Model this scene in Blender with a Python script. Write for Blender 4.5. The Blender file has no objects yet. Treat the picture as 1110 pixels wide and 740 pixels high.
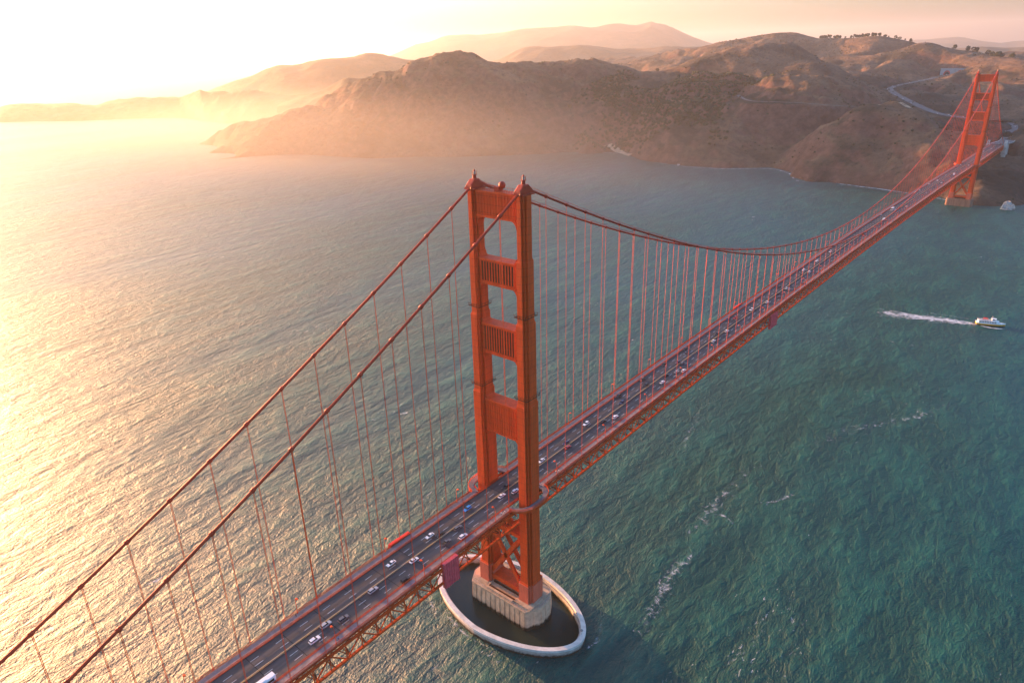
import bpy, bmesh, math, random
import numpy as np
from mathutils import Vector, Matrix

random.seed(7)
rng = np.random.default_rng(11)
sc = bpy.context.scene
COL = sc.collection
R = math.radians
# local frame: bridge axis = +Y (about north), +X = east (bay side), water level z = 0, metres

# ------------------------------------------------------------------ camera
CAM = np.array([197.1, -222.98, 279.73])
YAW, PITCH, ROLL, FPX = 0.7104, 0.3943, -0.0270, 750.24 / 1110
f_ = np.array([-math.sin(YAW) * math.cos(PITCH), math.cos(YAW) * math.cos(PITCH), -math.sin(PITCH)])
r0 = np.array([math.cos(YAW), math.sin(YAW), 0.0])
u0 = np.cross(r0, f_)
r_ = r0 * math.cos(ROLL) + u0 * math.sin(ROLL)
u_ = -r0 * math.sin(ROLL) + u0 * math.cos(ROLL)
cam_d = bpy.data.cameras.new("camera")
cam = bpy.data.objects.new("camera", cam_d)
COL.objects.link(cam)
cam.matrix_world = Matrix(((r_[0], u_[0], -f_[0], CAM[0]), (r_[1], u_[1], -f_[1], CAM[1]),
                           (r_[2], u_[2], -f_[2], CAM[2]), (0, 0, 0, 1)))
cam_d.sensor_width = 36
cam_d.lens = 36 * FPX
cam_d.clip_start = 1.0
cam_d.clip_end = 120000
sc.camera = cam

# ------------------------------------------------------------------ light, sky, exposure
SUN_AZ, SUN_EL = 91.0, 5.7            # degrees from +Y towards -X, elevation
SUN_STRENGTH = 4.8
SUN_COLOR = (1.0, 0.46, 0.19)
SKY_STRENGTH = 0.15
EXPOSURE = 2.55
HAZE_DENSITY = 0.000042
HAZE_ANISO = 0.54
world = bpy.data.worlds.new("World")
sc.world = world
world.use_nodes = True
wn = world.node_tree
bg = wn.nodes["Background"]
sky = wn.nodes.new("ShaderNodeTexSky")
sky.sky_type = 'NISHITA'
sky.sun_disc = False
sky.sun_elevation = R(SUN_EL)
sky.sun_rotation = R(-SUN_AZ)
sky.altitude = 100
sky.air_density = 1.0
sky.dust_density = 4.0
sky.ozone_density = 3.6
wn.links.new(sky.outputs[0], bg.inputs[0])
bg.inputs[1].default_value = SKY_STRENGTH
sd = bpy.data.lights.new("sun", 'SUN')
sd.energy = SUN_STRENGTH
sd.color = SUN_COLOR
sd.angle = R(0.5)
so = bpy.data.objects.new("sun", sd)
COL.objects.link(so)
sv = Vector((-math.sin(R(SUN_AZ)) * math.cos(R(SUN_EL)), math.cos(R(SUN_AZ)) * math.cos(R(SUN_EL)), math.sin(R(SUN_EL))))
so.rotation_euler = sv.to_track_quat('Z', 'Y').to_euler()
so.location = (-400, 0, 500)
sc.view_settings.view_transform = 'Standard'
sc.view_settings.look = 'None'
sc.view_settings.exposure = EXPOSURE
sc.view_settings.gamma = 1.0
sc.view_settings.use_curve_mapping = False
sc.cycles.use_denoising = True
sc.cycles.max_bounces = 5
sc.cycles.diffuse_bounces = 2
sc.cycles.glossy_bounces = 3
sc.cycles.volume_bounces = 0
sc.cycles.sample_clamp_indirect = 6

# ------------------------------------------------------------------ survey helpers (photo point + known height / distance -> world point)
def ray(px, py):
    return f_ + (px - 555) / 750.24 * r_ - (py - 370) / 750.24 * u_
def at_z(px, py, z=0.0):
    d = ray(px, py)
    return CAM + d * (z - CAM[2]) / d[2]
def at_dist(px, py, D):
    d = ray(px, py)
    return CAM + d * D / np.hypot(d[0], d[1])
def zdk(y):
    """roadway height"""
    if y < 0: return 74.44 + 0.0173 * y
    if y > 1280: return 74.44 - 0.0100 * (y - 1280)
    return 74.44 + 6.19 * (1 - ((y - 640) / 640) ** 2)
def on_deck(px, py, h=0.7):
    y = 300.0
    for _ in range(25):
        P = at_z(px, py, zdk(y) + h); y = P[1]
    return P

# ------------------------------------------------------------------ materials
MATS = {}
def mat(name, col, rough=0.7, var=0.25, scale=1.0, metal=0.0, bump=0.0, stretch=(1, 1, 1), col2=None, world_space=True):
    if name in MATS: return MATS[name]
    m = bpy.data.materials.new(name); m.use_nodes = True
    n = m.node_tree; L = n.links
    b = n.nodes["Principled BSDF"]
    b.inputs["Roughness"].default_value = rough
    b.inputs["Metallic"].default_value = metal; b.inputs["Specular IOR Level"].default_value = 0.5 if rough < 0.5 else 0.22
    if world_space:
        co = n.nodes.new("ShaderNodeNewGeometry").outputs["Position"]
    else:
        co = n.nodes.new("ShaderNodeTexCoord").outputs["Object"]
    mp = n.nodes.new("ShaderNodeMapping"); mp.inputs["Scale"].default_value = stretch
    L.new(co, mp.inputs[0])
    t = n.nodes.new("ShaderNodeTexNoise"); t.inputs["Scale"].default_value = scale
    t.inputs["Detail"].default_value = 5; t.inputs["Roughness"].default_value = 0.62
    L.new(mp.outputs[0], t.inputs["Vector"])
    cr = n.nodes.new("ShaderNodeValToRGB")
    cr.color_ramp.elements[0].position = 0.32; cr.color_ramp.elements[1].position = 0.68
    a = [c * (1 - var) for c in col[:3]] if col2 is None else list(col2)
    cr.color_ramp.elements[0].color = (*a, 1)
    cr.color_ramp.elements[1].color = (*[min(1, c * (1 + (var if col2 is None else 0))) for c in col[:3]], 1)
    L.new(t.outputs["Fac"], cr.inputs[0]); L.new(cr.outputs[0], b.inputs["Base Color"])
    if bump:
        bp = n.nodes.new("ShaderNodeBump"); bp.inputs["Distance"].default_value = bump
        L.new(t.outputs["Fac"], bp.inputs["Height"]); L.new(bp.outputs[0], b.inputs["Normal"])
    MATS[name] = m
    return m

ORANGE = mat("red_lead_paint", (0.66, 0.068, 0.011), 0.65, 0.22, 0.35, bump=0.03, stretch=(1, 1, 0.18))
def tower_paint(name, col, dark, streak):
    m = mat(name, col, 0.65, 0.16, 0.35, bump=0.03, stretch=(1, 1, 0.18))
    n = m.node_tree; L = n.links; b = n.nodes["Principled BSDF"]
    src = b.inputs["Base Color"].links[0].from_socket
    geo = n.nodes.new("ShaderNodeNewGeometry")
    def mth(op, a, v):
        k = n.nodes.new("ShaderNodeMath"); k.operation = op
        for i, q in enumerate((a, v)):
            if isinstance(q, (int, float)): k.inputs[i].default_value = q
            else: L.new(q, k.inputs[i])
        return k.outputs[0]
    sep = n.nodes.new("ShaderNodeSeparateXYZ"); L.new(geo.outputs["Position"], sep.inputs[0])
    seam = mth('LESS_THAN', mth('FRACT', mth('MULTIPLY', sep.outputs[2], 1 / 3.6), 0), 0.07)
    mp = n.nodes.new("ShaderNodeMapping"); mp.inputs["Scale"].default_value = (1.3, 1.3, 0.035); L.new(geo.outputs["Position"], mp.inputs[0])
    t = n.nodes.new("ShaderNodeTexNoise"); t.inputs["Scale"].default_value = 0.9; t.inputs["Detail"].default_value = 6; t.inputs["Roughness"].default_value = 0.7
    L.new(mp.outputs[0], t.inputs["Vector"])
    st = n.nodes.new("ShaderNodeMapRange"); st.inputs[1].default_value = 0.52; st.inputs[2].default_value = 0.75; st.inputs[4].default_value = streak
    L.new(t.outputs["Fac"], st.inputs[0])
    fac = mth('MINIMUM', mth('ADD', mth('MULTIPLY', seam, 0.35), st.outputs[0]), 0.85)
    mx = n.nodes.new("ShaderNodeMix"); mx.data_type = 'RGBA'
    L.new(fac, mx.inputs["Factor"]); L.new(src, mx.inputs["A"]); mx.inputs["B"].default_value = (*dark, 1)
    L.new(mx.outputs["Result"], b.inputs["Base Color"])
    return m
TOWER_PAINT = tower_paint("tower_paint", (0.70, 0.072, 0.011), (0.24, 0.035, 0.012), 0.6)
ORANGE_PALE = mat("fresh_primer_paint", (0.62, 0.13, 0.07), 0.6, 0.15, 0.5, stretch=(1, 1, 0.2))
DARK_BROWN = mat("dark_brown_paint", (0.13, 0.034, 0.013), 0.75, 0.55, 1.1, col2=(0.045, 0.017, 0.007), stretch=(1, 1, 0.4))  # dark brown tone, varied at random
CABLE = mat("cable_wrap_paint", (0.40, 0.040, 0.016), 0.5, 0.2, 0.4)
ASPHALT = mat("asphalt", (0.080, 0.073, 0.071), 0.85, 0.3, 0.25, stretch=(2.2, 0.08, 1))
JOINT_AND_TUNNEL_DARK = mat("joint_rubber_and_tunnel_dark", (0.012, 0.012, 0.013), 0.8, 0.2, 2)
WALK = mat("walkway_concrete", (0.25, 0.205, 0.19), 0.85, 0.25, 0.5)
CONC = mat("pier_concrete", (0.50, 0.40, 0.30), 0.85, 0.5, 0.35, bump=0.1, stretch=(1, 1, 0.12), col2=(0.24, 0.16, 0.105))
CONC_PALE = mat("fender_concrete", (0.50, 0.45, 0.40), 0.85, 0.3, 0.3, bump=0.08, col2=(0.30, 0.26, 0.22))
WHITE_LINE = mat("lane_paint", (0.55, 0.54, 0.52), 0.7, 0.25, 0.8)
RAIL = mat("railing_paint", (0.42, 0.040, 0.010), 0.7, 0.2, 0.4)
YELLOW = mat("barrier_yellow", (0.36, 0.24, 0.09), 0.6, 0.4, 0.12, col2=(0.27, 0.23, 0.18), stretch=(0.1, 1, 0.1))
TARP = mat("red_tarpaulin", (0.66, 0.07, 0.085), 0.6, 0.18, 0.6, bump=0.15)
TARP2 = mat("scarlet_tarpaulin", (0.75, 0.03, 0.02), 0.6, 0.18, 0.6, bump=0.15)
GLASS = mat("dark_glass", (0.015, 0.018, 0.022), 0.08, 0.1, 1)
TYRE = mat("tyre_rubber", (0.015, 0.015, 0.016), 0.8, 0.2, 3)
RIM = mat("alloy", (0.4, 0.4, 0.42), 0.35, 0.1, 3, metal=0.8)
LAMPW = mat("headlight_lens", (0.8, 0.8, 0.78), 0.15, 0.05, 3)
LAMPR = mat("taillight_lens", (0.45, 0.02, 0.02), 0.2, 0.05, 3)
STEEL = mat("galvanised_steel", (0.3, 0.29, 0.28), 0.5, 0.2, 1.5, metal=0.3)

# ------------------------------------------------------------------ mesh builder
class MB:
    def __init__(self): self.v = []; self.f = []; self.m = []
    def add(self, vs, fs, mi=0):
        o = len(self.v); self.v += [tuple(float(c) for c in p) for p in vs]
        self.f += [tuple(i + o for i in q) for q in fs]; self.m += [mi] * len(fs)
    def box(self, x0, x1, y0, y1, z0, z1, mi=0):
        self.add([(x0, y0, z0), (x1, y0, z0), (x1, y1, z0), (x0, y1, z0), (x0, y0, z1), (x1, y0, z1), (x1, y1, z1), (x0, y1, z1)],
                 [(0, 3, 2, 1), (4, 5, 6, 7), (0, 1, 5, 4), (1, 2, 6, 5), (2, 3, 7, 6), (3, 0, 4, 7)], mi)
    def bar(self, a, b, w, h=None, mi=0, up=(0, 0, 1)):
        h = h or w
        a, b = Vector(a), Vector(b); d = (b - a)
        if d.length < 1e-6: return
        d.normalize(); up = Vector(up)
        s = d.cross(up)
        if s.length < 1e-3: s = d.cross(Vector((0, 1, 0)))
        s.normalize(); t = s.cross(d); s *= w / 2; t *= h / 2
        vs = [a - s - t, a + s - t, a + s + t, a - s + t, b - s - t, b + s - t, b + s + t, b - s + t]
        self.add(vs, [(0, 3, 2, 1), (4, 5, 6, 7), (0, 1, 5, 4), (1, 2, 6, 5), (2, 3, 7, 6), (3, 0, 4, 7)], mi)
    def tube(self, pts, rad, seg=6, mi=0, cap=True):
        pts = [Vector(p) for p in pts]; n = len(pts)
        rads = rad if isinstance(rad, (list, tuple)) else [rad] * n
        vs = []; fs = []
        for i, p in enumerate(pts):
            d = (pts[min(i + 1, n - 1)] - pts[max(i - 1, 0)]).normalized()
            s = d.cross(Vector((0, 0, 1)))
            if s.length < 1e-3: s = Vector((1, 0, 0))
            s.normalize(); t = s.cross(d)
            for k in range(seg):
                a = 2 * math.pi * k / seg
                vs.append(p + (s * math.cos(a) + t * math.sin(a)) * rads[i])
        for i in range(n - 1):
            for k in range(seg):
                k2 = (k + 1) % seg
                fs.append((i * seg + k, i * seg + k2, (i + 1) * seg + k2, (i + 1) * seg + k))
        if cap:
            fs.append(tuple(range(seg))[::-1]); fs.append(tuple((n - 1) * seg + k for k in range(seg)))
        self.add(vs, fs, mi)
    def prism(self, poly, z0, z1, mi=0, top=None):
        """vertical prism from a ccw xy outline; top = outline of the top (same count)"""
        n = len(poly); top = top or poly
        vs = [(x, y, z0) for x, y in poly] + [(x, y, z1) for x, y in top]
        fs = [tuple(range(n))[::-1], tuple(range(n, 2 * n))] + [(i, (i + 1) % n, n + (i + 1) % n, n + i) for i in range(n)]
        self.add(vs, fs, mi)
    def loft(self, rings, mi=0, cap=True):
        n = len(rings[0]); vs = [p for r in rings for p in r]; fs = []
        for i in range(len(rings) - 1):
            for k in range(n):
                k2 = (k + 1) % n
                fs.append((i * n + k, i * n + k2, (i + 1) * n + k2, (i + 1) * n + k))
        if cap:
            fs.append(tuple(range(n))[::-1]); fs.append(tuple((len(rings) - 1) * n + k for k in range(n)))
        self.add(vs, fs, mi)
    def mesh(self, name, mats, smooth=False):
        me = bpy.data.meshes.new(name)
        me.from_pydata(self.v, [], self.f)
        for m in (mats if isinstance(mats, (list, tuple)) else [mats]): me.materials.append(m)
        if any(self.m): me.polygons.foreach_set("material_index", self.m)
        me.update()
        bm = bmesh.new(); bm.from_mesh(me); bmesh.ops.recalc_face_normals(bm, faces=bm.faces); bm.to_mesh(me); bm.free()
        if smooth: me.polygons.foreach_set("use_smooth", [True] * len(me.polygons))
        return me
    def build(self, name, mats, parent=None, smooth=False, loc=None):
        return link(name, self.mesh(name, mats, smooth), parent, loc)

def link(name, me, parent=None, loc=None):
    o = bpy.data.objects.new(name, me); COL.objects.link(o)
    if parent is not None: o.parent = parent
    if loc is not None: o.location = loc
    return o
def tag(o, label=None, cat=None, group=None, kind=None):
    if label: o["label"] = label
    if cat: o["category"] = cat
    if group: o["group"] = group
    if kind: o["kind"] = kind
    return o
def empty(name, loc=(0, 0, 0), rz=0.0, parent=None):
    o = bpy.data.objects.new(name, None); COL.objects.link(o)
    o.location = loc; o.rotation_euler = (0, 0, rz); o.empty_display_size = 1
    if parent is not None: o.parent = parent
    return o

# ------------------------------------------------------------------ numpy noise
def _hash(ix, iy, s):
    h = (ix.astype(np.int64) * 374761393 + iy.astype(np.int64) * 668265263 + s * 974711) & 0xFFFFFFFF
    h = ((h ^ (h >> 13)) * 1274126177) & 0xFFFFFFFF
    return ((h ^ (h >> 16)) & 0xFFFFFF) / float(0xFFFFFF)
def vnoise(x, y, s=0):
    ix = np.floor(x); iy = np.floor(y); fx = x - ix; fy = y - iy
    fx = fx * fx * fx * (fx * (fx * 6 - 15) + 10); fy = fy * fy * fy * (fy * (fy * 6 - 15) + 10)
    a = _hash(ix, iy, s); b = _hash(ix + 1, iy, s); c = _hash(ix, iy + 1, s); d = _hash(ix + 1, iy + 1, s)
    return (a * (1 - fx) + b * fx) * (1 - fy) + (c * (1 - fx) + d * fx) * fy
def fbm(x, y, oct=4, s=0, gain=0.5):
    t = 0; a = 1; n = 0
    for o in range(oct):
        t = t + a * (vnoise(x, y, s + o) - 0.5) * 2; n += a; a *= gain
        x, y = x * 1.97 + y * 0.33 + 17.1, y * 1.97 - x * 0.33 + 9.2
    return t / n
def ridged(x, y, oct=4, s=0):
    t = 0; a = 1; n = 0
    for o in range(oct):
        t = t + a * (1 - np.abs(vnoise(x, y, s + o) * 2 - 1)); n += a; a *= 0.5
        x, y = x * 1.9 + y * 0.5 + 5.3, y * 1.9 - x * 0.5 + 3.7
    return t / n

# ------------------------------------------------------------------ water
def water_material(name, calm=False):
    m = bpy.data.materials.new(name); m.use_nodes = True
    n = m.node_tree; L = n.links; b = n.nodes["Principled BSDF"]
    geo = n.nodes.new("ShaderNodeNewGeometry")
    def noise(scale, detail, stretch=(1, 1, 1), rot=0.0, rough=0.55, dist=0.0):
        mp = n.nodes.new("ShaderNodeMapping"); mp.inputs["Scale"].default_value = stretch
        mp.inputs["Rotation"].default_value = (0, 0, rot)
        L.new(geo.outputs["Position"], mp.inputs[0])
        t = n.nodes.new("ShaderNodeTexNoise"); t.inputs["Scale"].default_value = scale
        t.inputs["Detail"].default_value = detail; t.inputs["Roughness"].default_value = rough
        t.inputs["Distortion"].default_value = dist
        L.new(mp.outputs[0], t.inputs["Vector"]); return t.outputs["Fac"]
    def ramp(v, p0, p1, c0=(0, 0, 0, 1), c1=(1, 1, 1, 1)):
        cr = n.nodes.new("ShaderNodeValToRGB")
        cr.color_ramp.elements[0].position = p0; cr.color_ramp.elements[1].position = p1
        cr.color_ramp.elements[0].color = c0; cr.color_ramp.elements[1].color = c1
        L.new(v, cr.inputs[0]); return cr.outputs[0]
    def math_(op, a, v):
        k = n.nodes.new("ShaderNodeMath"); k.operation = op
        L.new(a, k.inputs[0])
        if isinstance(v, float): k.inputs[1].default_value = v
        else: L.new(v, k.inputs[1])
        return k.outputs[0]
    b.inputs["IOR"].default_value = 1.33
    if calm:
        b.inputs["Roughness"].default_value = 0.06
        b.inputs["Base Color"].default_value = (0.020, 0.034, 0.026, 1)
        h = math_('MULTIPLY', noise(0.9, 3), 0.10)
    else:
        b.inputs["Roughness"].default_value = 0.5
        big = noise(0.0022, 3, (1, 0.6, 1), 0.5)
        col = ramp(big, 0.35, 0.68, (0.0005, 0.044, 0.031, 1), (0.0005, 0.066, 0.084, 1))
        # lighter, bubble-filled water in the wave tops
        swell = noise(0.05, 2, (1.0, 0.35, 1), R(30), 0.5)
        chop = noise(0.22, 4, (1.0, 0.45, 1), R(38), 0.6, 0.4)
        top = ramp(math_('ADD', math_('MULTIPLY', swell, 0.55), math_('MULTIPLY', chop, 0.45)), 0.46, 0.72)
        mt = n.nodes.new("ShaderNodeMix"); mt.data_type = 'RGBA'
        L.new(top, mt.inputs["Factor"]); L.new(col, mt.inputs["A"]); mt.inputs["B"].default_value = (0.010, 0.112, 0.082, 1)
        col = mt.outputs["Result"]
        # whitecaps
        caps = noise(0.34, 6, (1.0, 0.36, 1), R(35), 0.66, 1.2)
        patch = noise(0.012, 3, (1, 0.5, 1), R(-25))
        capm = ramp(math_('ADD', caps, math_('MULTIPLY', patch, 0.42)), 0.905, 1.02)
        mx = n.nodes.new("ShaderNodeMix"); mx.data_type = 'RGBA'
        L.new(capm, mx.inputs["Factor"]); L.new(col, mx.inputs["A"]); mx.inputs["B"].default_value = (0.55, 0.60, 0.58, 1)
        L.new(mx.outputs["Result"], b.inputs["Base Color"])
        fine = noise(1.0, 3, (1.0, 0.7, 1), R(20), 0.6)
        wind = n.nodes.new("ShaderNodeMapRange"); wind.inputs[1].default_value = 0.34; wind.inputs[2].default_value = 0.66; wind.inputs[3].default_value = 0.42; wind.inputs[4].default_value = 1.2
        L.new(noise(0.006, 4, (1.0, 0.3, 1), R(28), 0.6, 0.5), wind.inputs[0])
        small = math_('MULTIPLY', math_('ADD', math_('MULTIPLY', chop, 3.3), math_('MULTIPLY', fine, 1.0)), wind.outputs[0])
        h = math_('ADD', math_('MULTIPLY', swell, 4.0), small)
    bp = n.nodes.new("ShaderNodeBump"); bp.inputs["Distance"].default_value = 1.0; bp.inputs["Strength"].default_value = 1.0
    L.new(h, bp.inputs["Height"]); L.new(bp.outputs[0], b.inputs["Normal"])
    return m
WATER = water_material("bay_water")
POOL = water_material("still_water", True)
mb = MB(); mb.add([(-26000, -5000, 0), (26000, -5000, 0), (26000, 30000, 0), (-26000, 30000, 0)], [(0, 1, 2, 3)])
tag(mb.build("water", WATER), kind="structure")

# ------------------------------------------------------------------ terrain: the headland beyond the far tower
def hill_material(name, grass, scrub, cliff, gs=1.0):
    m = bpy.data.materials.new(name); m.use_nodes = True
    n = m.node_tree; L = n.links; b = n.nodes["Principled BSDF"]
    b.inputs["Roughness"].default_value = 0.95
    b.inputs["Specular IOR Level"].default_value = 0.15
    geo = n.nodes.new("ShaderNodeNewGeometry")
    def noise(scale, detail, rough=0.6):
        t = n.nodes.new("ShaderNodeTexNoise"); t.inputs["Scale"].default_value = scale * gs
        t.inputs["Detail"].default_value = detail; t.inputs["Roughness"].default_value = rough
        L.new(geo.outputs["Position"], t.inputs["Vector"]); return t.outputs["Fac"]
    def ramp(v, p0, p1):
        k = n.nodes.new("ShaderNodeMapRange"); k.inputs[1].default_value = p0; k.inputs[2].default_value = p1
        L.new(v, k.inputs[0]); return k.outputs[0]
    def mix(fac, a, c):
        mx = n.nodes.new("ShaderNodeMix"); mx.data_type = 'RGBA'; L.new(fac, mx.inputs["Factor"])
        for s, v in (("A", a), ("B", c)):
            if isinstance(v, tuple): mx.inputs[s].default_value = (*v, 1)
            else: L.new(v, mx.inputs[s])
        return mx.outputs["Result"]
    g2 = tuple(c * 0.62 for c in grass)
    base = mix(ramp(noise(0.02, 6), 0.35, 0.65), grass, g2)
    sc_f = ramp(noise(0.0055, 6, 0.6), 0.46, 0.60)
    base = mix(sc_f, base, scrub)
    fine = ramp(noise(0.085, 5, 0.72), 0.51, 0.70)
    base = mix(fine, base, tuple(c * 0.6 for c in scrub))
    sep = n.nodes.new("ShaderNodeSeparateXYZ"); L.new(geo.outputs["Normal"], sep.inputs[0])
    c2 = tuple(c * 0.5 for c in cliff)
    cl = mix(ramp(noise(0.05, 6, 0.7), 0.38, 0.62), cliff, c2)
    add = n.nodes.new("ShaderNodeMath"); add.operation = 'ADD'
    k = n.nodes.new("ShaderNodeMath"); k.operation = 'MULTIPLY'; k.inputs[1].default_value = 0.35
    L.new(noise(0.03, 5), k.inputs[0]); L.new(k.outputs[0], add.inputs[0]); L.new(sep.outputs[2], add.inputs[1])
    steep = ramp(add.outputs[0], 1.02, 0.90)
    base = mix(steep, base, cl)
    L.new(base, b.inputs["Base Color"])
    bp = n.nodes.new("ShaderNodeBump"); bp.inputs["Distance"].default_value = 9.0; bp.inputs["Strength"].default_value = 0.9
    L.new(noise(0.06, 7, 0.68), bp.inputs["Height"]); L.new(bp.outputs[0], b.inputs["Normal"])
    return m
HILL = hill_material("coastal_hillside", (0.17, 0.108, 0.068), (0.036, 0.032, 0.023), (0.155, 0.082, 0.062))
HILL_FAR = hill_material("distant_hillside", (0.15, 0.10, 0.055), (0.045, 0.045, 0.025), (0.14, 0.09, 0.06), 0.4)

ctrl = []; CREST = []
def cz(px, py, z): P = at_z(px, py, z); ctrl.append((P[0], P[1], z))
def cd(px, py, D, back=None):
    P = at_dist(px, py, D); ctrl.append(tuple(P)); CREST.append((P[0], P[1]))
    if back:
        dv = (P[:2] - CAM[:2]); dv /= np.linalg.norm(dv)
        q = P[:2] + dv * back[0]; ctrl.append((q[0], q[1], P[2] - back[1]))
SHORE = [(218, 157), (228, 166), (236, 173), (260, 171), (300, 168), (335, 168), (370, 170), (400, 172), (450, 170), (500, 170), (530, 169),
         (560, 168), (600, 166), (630, 165), (652, 163), (668, 165), (690, 171), (720, 177), (745, 180), (765, 181), (800, 182), (820, 182), (836, 181),
         (848, 184), (858, 187), (862, 195), (875, 197), (895, 197), (930, 201), (955, 204), (980, 208), (1000, 211), (1020, 213)]
for i, (px, py) in enumerate(SHORE):
    P = at_z(px, py, 0); dv = P[:2] - CAM[:2]; dv /= np.linalg.norm(dv)
    ctrl.append((P[0], P[1], 1.0))
    q = P[:2] - dv * 90; ctrl.append((q[0], q[1], -45))
    if i % 2 == 0 and 260 < px < 640: q = P[:2] + dv * 40; ctrl.append((q[0], q[1], 26))
    if px > 855 and px < 1010: q = P[:2] + dv * 45; ctrl.append((q[0], q[1], 38))
for w in [(-10, 1297, 1), (40, 1300, 1), (85, 1335, 1), (100, 1400, 1), (125, 1480, 1), (170, 1560, 1), (260, 1700, 1), (420, 1950, 1), (640, 2200, 1),
          (60, 1230, -40), (-60, 1200, -40), (160, 1300, -35), (230, 1450, -35), (420, 1650, -35), (650, 1900, -35), (900, 2300, -30),
          (30, 1380, 22), (45, 1450, 30), (40, 1540, 38), (20, 1600, 44), (90, 1600, 34), (60, 1700, 56), (-20, 1500, 50), (-20, 1420, 40),
          (200, 1900, 40), (330, 2150, 45), (500, 2500, 60), (150, 2150, 70), (250, 2500, 80), (150, 2800, 110), (350, 3000, 110), (800, 2700, 40),
          (0, 3000, 150), (600, 3400, 130), (800, 4500, 120), (300, 4200, 150),
          (-2700, 1250, -40), (-2750, 1700, -40), (-2600, 1600, -25), (-3100, 2000, -30), (-2500, 1500, -10), (-3200, 1000, -45), (-2600, 800, -45), (-2900, 2600, 20)]:
    ctrl.append(w)
# crests: (px, py, distance, (behind, drop))
for px, py, D, bk in [(227, 151, 2880, None), (235, 145, 2860, None), (257, 133, 2800, (160, 60)), (289, 129, 2750, (170, 60)), (316, 118, 2730, (180, 80)),
                      (347, 109, 2700, (200, 100)), (373, 95, 2650, (220, 110)), (397, 84, 2610, (240, 110)), (411, 80, 2600, (250, 110)), (424, 80.5, 2590, (250, 110)),
                      (435, 73, 2570, (250, 110)), (446, 65.5, 2560, (260, 120)), (465, 60, 2550, (260, 120)), (492, 58, 2500, (260, 120)), (504, 57, 2500, (260, 120)),
                      (518, 61, 2500, (260, 120)), (531, 65.5, 2500, (260, 120)), (550, 67, 2510, (260, 120)), (566, 64, 2540, (260, 120)), (580, 67, 2570, (260, 110)),
                      (593, 70, 2600, (260, 100)), (615, 65.5, 2600, (260, 110)), (636, 62.5, 2600, (260, 110)), (650, 64, 2610, (260, 110)), (663, 67, 2620, (260, 100)),
                      (682, 74, 2640, (260, 90)), (701, 81, 2650, (260, 80)), (716, 80.5, 2660, (260, 80)), (735, 73, 2680, (260, 90)), (754, 65.5, 2700, (260, 90)),
                      (780, 57, 2700, (260, 90)), (808, 49, 2700, (260, 90)), (827, 47, 2700, (260, 90)), (845, 46.5, 2700, (260, 90)), (860, 47.5, 2700, (260, 90)),
                      (873, 54.5, 2690, (200, 70)), (889, 64, 2670, (180, 60)), (905, 72, 2640, None), (940, 92, 2560, None),
                      # spurs and slopes below the crest
                      (845, 62, 2560, None), (885, 68, 2480, None), (862, 82, 2380, None), (800, 84, 2420, None), (760, 88, 2420, None), (720, 97, 2350, None),
                      (560, 84, 2400, None), (480, 88, 2360, None), (555, 90, 2330, None), (600, 96, 2380, None), (660, 98, 2380, None), (510, 112, 2290, None), (420, 118, 2380, None),
                      (380, 112, 2480, None), (340, 132, 2520, None), (545, 128, 2260, None), (610, 125, 2260, None), (660, 128, 2220, None), (700, 125, 2180, None), (640, 146, 2140, None), (590, 142, 2190, None),
                      (450, 142, 2250, None), (700, 150, 2020, None), (740, 150, 1960, None), (780, 140, 1990, None), (820, 140, 2010, None), (790, 165, 1880, None), (845, 165, 1900, None), (860, 150, 1990, None),
                      # front cliff crest
                      (845, 172, 1835, None), (858, 163, 1820, None), (872, 150, 1850, (120, 30)), (888, 139, 1880, (120, 35)), (905, 130, 1900, (120, 35)), (922, 123, 1920, (110, 25)),
                      (940, 117, 1940, (110, 20)), (960, 116, 1930, (130, 28)), (985, 117, 1900, (140, 32)), (1000, 121, 1870, (130, 30)), (1015, 132, 1830, (120, 30)), (1028, 146, 1790, (90, 20)),
                      (1038, 160, 1740, (70, 10)), (950, 150, 1800, None), (985, 150, 1770, None), (910, 160, 1760, None), (930, 176, 1710, None), (980, 178, 1680, None), (1010, 172, 1680, None), (885, 172, 1770, None),
                      # the dark ridge above the tunnel, and ridges behind
                      (899, 66, 3500, None), (930, 66, 3450, None), (947, 60, 3480, None), (972, 56, 3550, (200, 60)), (984, 52, 3580, (200, 60)), (996, 48.7, 3600, (220, 70)), (1010, 48, 3600, (220, 70)),
                      (1025, 53, 3560, (220, 70)), (1045, 56.5, 3520, (220, 70)), (1062, 57, 3500, (220, 70)), (1075, 61, 3450, (220, 70)), (1092, 64, 3400, (220, 70)), (1110, 64.5, 3300, (220, 70)), (1140, 66, 3200, (220, 70)),
                      (770, 58.6, 4700, None), (786, 50.5, 4600, (250, 80)), (808, 44, 4500, (250, 80)), (822, 41, 4450, (250, 80)), (835, 38, 4400, (250, 80)), (859.5, 35.7, 4350, (250, 80)), (873, 39, 4300, (250, 70)),
                      (886, 44, 4250, (250, 60)), (905, 43, 4250, (250, 60)), (919, 46.5, 4200, (250, 60)), (924, 44, 4150, (250, 60)), (938, 41, 4050, (250, 60)), (953, 40, 4000, (250, 60)), (970, 43, 3950, (250, 60)),
                      (986, 45.5, 3900, None), (915, 62, 3800, None), (945, 52, 3800, None), (880, 60, 3900, None)]:
    cd(px, py, D, bk)
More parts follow.
